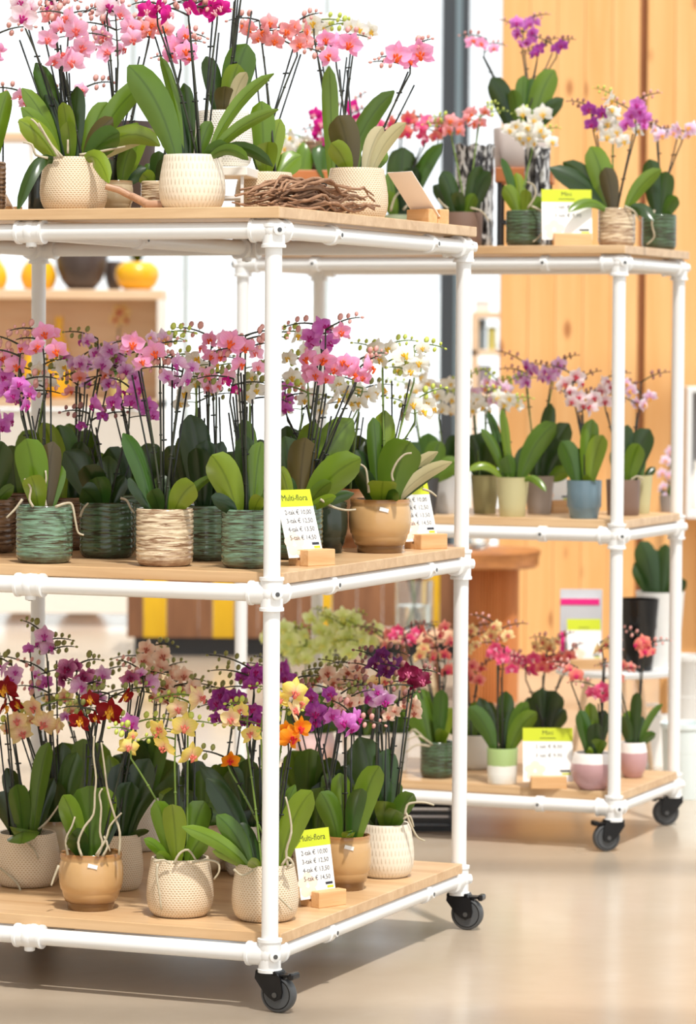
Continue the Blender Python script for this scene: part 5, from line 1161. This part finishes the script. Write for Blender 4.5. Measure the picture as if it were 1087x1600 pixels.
# buckets and bag at the right edge
WB = plain('white_bucket_plastic', lin((228, 238, 238)), .35, lin((214, 228, 230)))
BP = [(.82, 0), (.84, .02), (.96, .93), (1.02, .94), (1.02, 1)]
p = Vector((X(1078, 10.1), 10.1, 0)); vessel('plastic_bucket', 'pale blue-white plastic bucket on the floor at the right edge', 'bucket', p, BP, WB, 40*10.1/F, 118*10.1/F)
p2 = Vector((X(1076, 11.1), 11.1, 0)); vessel('plastic_bucket', 'taller white plastic bucket behind the one at the right edge', 'bucket', p2, BP, plain('white_plastic', lin((238, 238, 236)), .35), 30*10.6/F, 170*10.6/F)
bgp = tag(new('paper_bag', None, None, (X(1022, 10.9), 10.9, 0)), 'small white paper bag on the floor behind the rear trolley', 'bag')
m = MB(); m.add([(-.06,-.04,0),(.06,-.04,0),(.06,.04,0),(-.06,.04,0),(-.066,-.045,.14),(.062,-.03,.16),(.064,.03,.16),(-.062,.04,.15)], [(0,3,2,1),(0,1,5,4),(1,2,6,5),(2,3,7,6),(3,0,4,7)]); m.build('bag_body', CARD, bgp, smooth=False)
for s_ in (-.03, .03): m = MB(); m.tube([(-.03, s_, .14), (-.025, s_, .19), (.025, s_, .19), (.03, s_, .15)], .003, 6); m.build('handle', CARD, bgp)
# white cube shelf fixed on the timber wall
kw = WALLY/F; cx0 = X(1064, WALLY); cz1, cz0 = zat(600, WALLY), zat(802, WALLY)
cbx = tag(new('wall_cube_shelf', None, None, (cx0, WALLY, 0)), 'white cube shelf with grey inside on the timber wall at the right edge', 'shelf')
part('side_panel', (0, -.28, cz0), (.02, 0, cz1), WHITE, cbx); part('side_panel', (.6, -.28, cz0), (.62, 0, cz1), WHITE, cbx); part('top_panel', (.02, -.28, cz1-.022), (.6, 0, cz1), WHITE, cbx); part('bottom_panel', (.02, -.28, cz0), (.6, 0, cz0+.03), WHITE, cbx)
part('back_panel', (.02, -.02, cz0+.03), (.6, -.001, cz1-.022), plain('cube_grey', lin((160, 156, 156)), .6), cbx)
vessel('white_ornament', 'white ornament standing in the grey cube shelf', 'ornament', (cx0 + .05, WALLY - .16, cz0+.03), BOTT, PALEW, .028, .2)
orchid('x', 'taupe', 1042, 792, 26, 30, 'pale pink orchid behind the rear right post near the cube shelf', Y=11.2, ztop=zat(800, 11.2), auto=2, lh=26, size=22,
  heads=[('whitep', [(1040, 720), (1034, 740), (1046, 745), (1036, 762), (1048, 706), (1044, 775)], {'x': 2, 'b': 0, 'nostake': 1})])
pl = tag(new('plant_pedestal', None, None, (X(1042, 11.2), 11.2, 0)), 'slim wooden pedestal under the pale pink orchid behind the right post', 'pedestal')
m = MB(); m.lathe([(.05, 0), (.05, .012), (.014, .02), (.014, zat(800, 11.2)-.02), (.04, zat(800, 11.2)-.012), (.04, zat(800, 11.2))], 20); m.build('column', SPRUCE, pl)
# black crate under the rear trolley
cr = tag(new('plastic_crate', None, None, (X(676, 9.42), 9.42, 0)), 'black plastic crate on the floor under the rear trolley', 'crate')
part('crate_floor', (-.06, -.08, 0), (.06, .08, .006), BLACK, cr, 0)
for s_ in (-1, 1):
    for z_ in (.004, .024, .044): part('slat', (-.06, s_*.08-.003, z_), (.06, s_*.08+.003, z_+.013), BLACK, cr, 0); part('slat', (s_*.06-.003, -.08, z_), (s_*.06+.003, .08, z_+.013), BLACK, cr, 0)
    for q in (-1, 1): part('corner', (s_*.06-.005, q*.08-.005, 0), (s_*.06+.005, q*.08+.005, .06), BLACK, cr, 0)

# product rack seen through the gap between the dark mullion and the timber wall
RY = 17.5; rk = tag(new('product_rack', None, None, (X(738, RY), RY, 0)), 'small wooden rack with boxes between dark mullion and timber wall', 'rack')
rw = X(792, RY) - X(738, RY)
for zz in (zat(486, RY), zat(545, RY), zat(610, RY)): part('shelf_board', (0, 0, zz-.03), (rw, .2, zz), SHELFW, rk)
for q in (0, rw-.03): part('upright', (q, 0, 0), (q+.03, .2, zat(486, RY)-.03), SHELFW, rk)
for (xx, yy, ww, hh_, cc, lab) in [(752, 545, 14, 48, (120, 132, 138), 'grey box on the small rack'), (769, 545, 12, 36, (206, 196, 110), 'yellow box on the small rack'), (758, 610, 20, 40, (150, 140, 150), 'mauve-grey box on the lower board of the small rack'), (754, 486, 22, 18, (236, 232, 226), 'white box on top of the small rack')]:
    p = Vector((X(xx, RY), RY + .08, zat(yy, RY))); o = tag(new('product_box', None, None, p), lab, 'box'); k = RY/F
    part('carton', (-ww/2*k, -.05, 0), (ww/2*k, .05, hh_*k*.85), plain('carton_%d' % xx, lin(cc), .6), o); part('lid', (-ww/2*k-.002, -.052, hh_*k*.85), (ww/2*k+.002, .052, hh_*k), plain('lid_%d' % xx, lin(tuple(v_*.85 for v_ in cc)), .6), o)
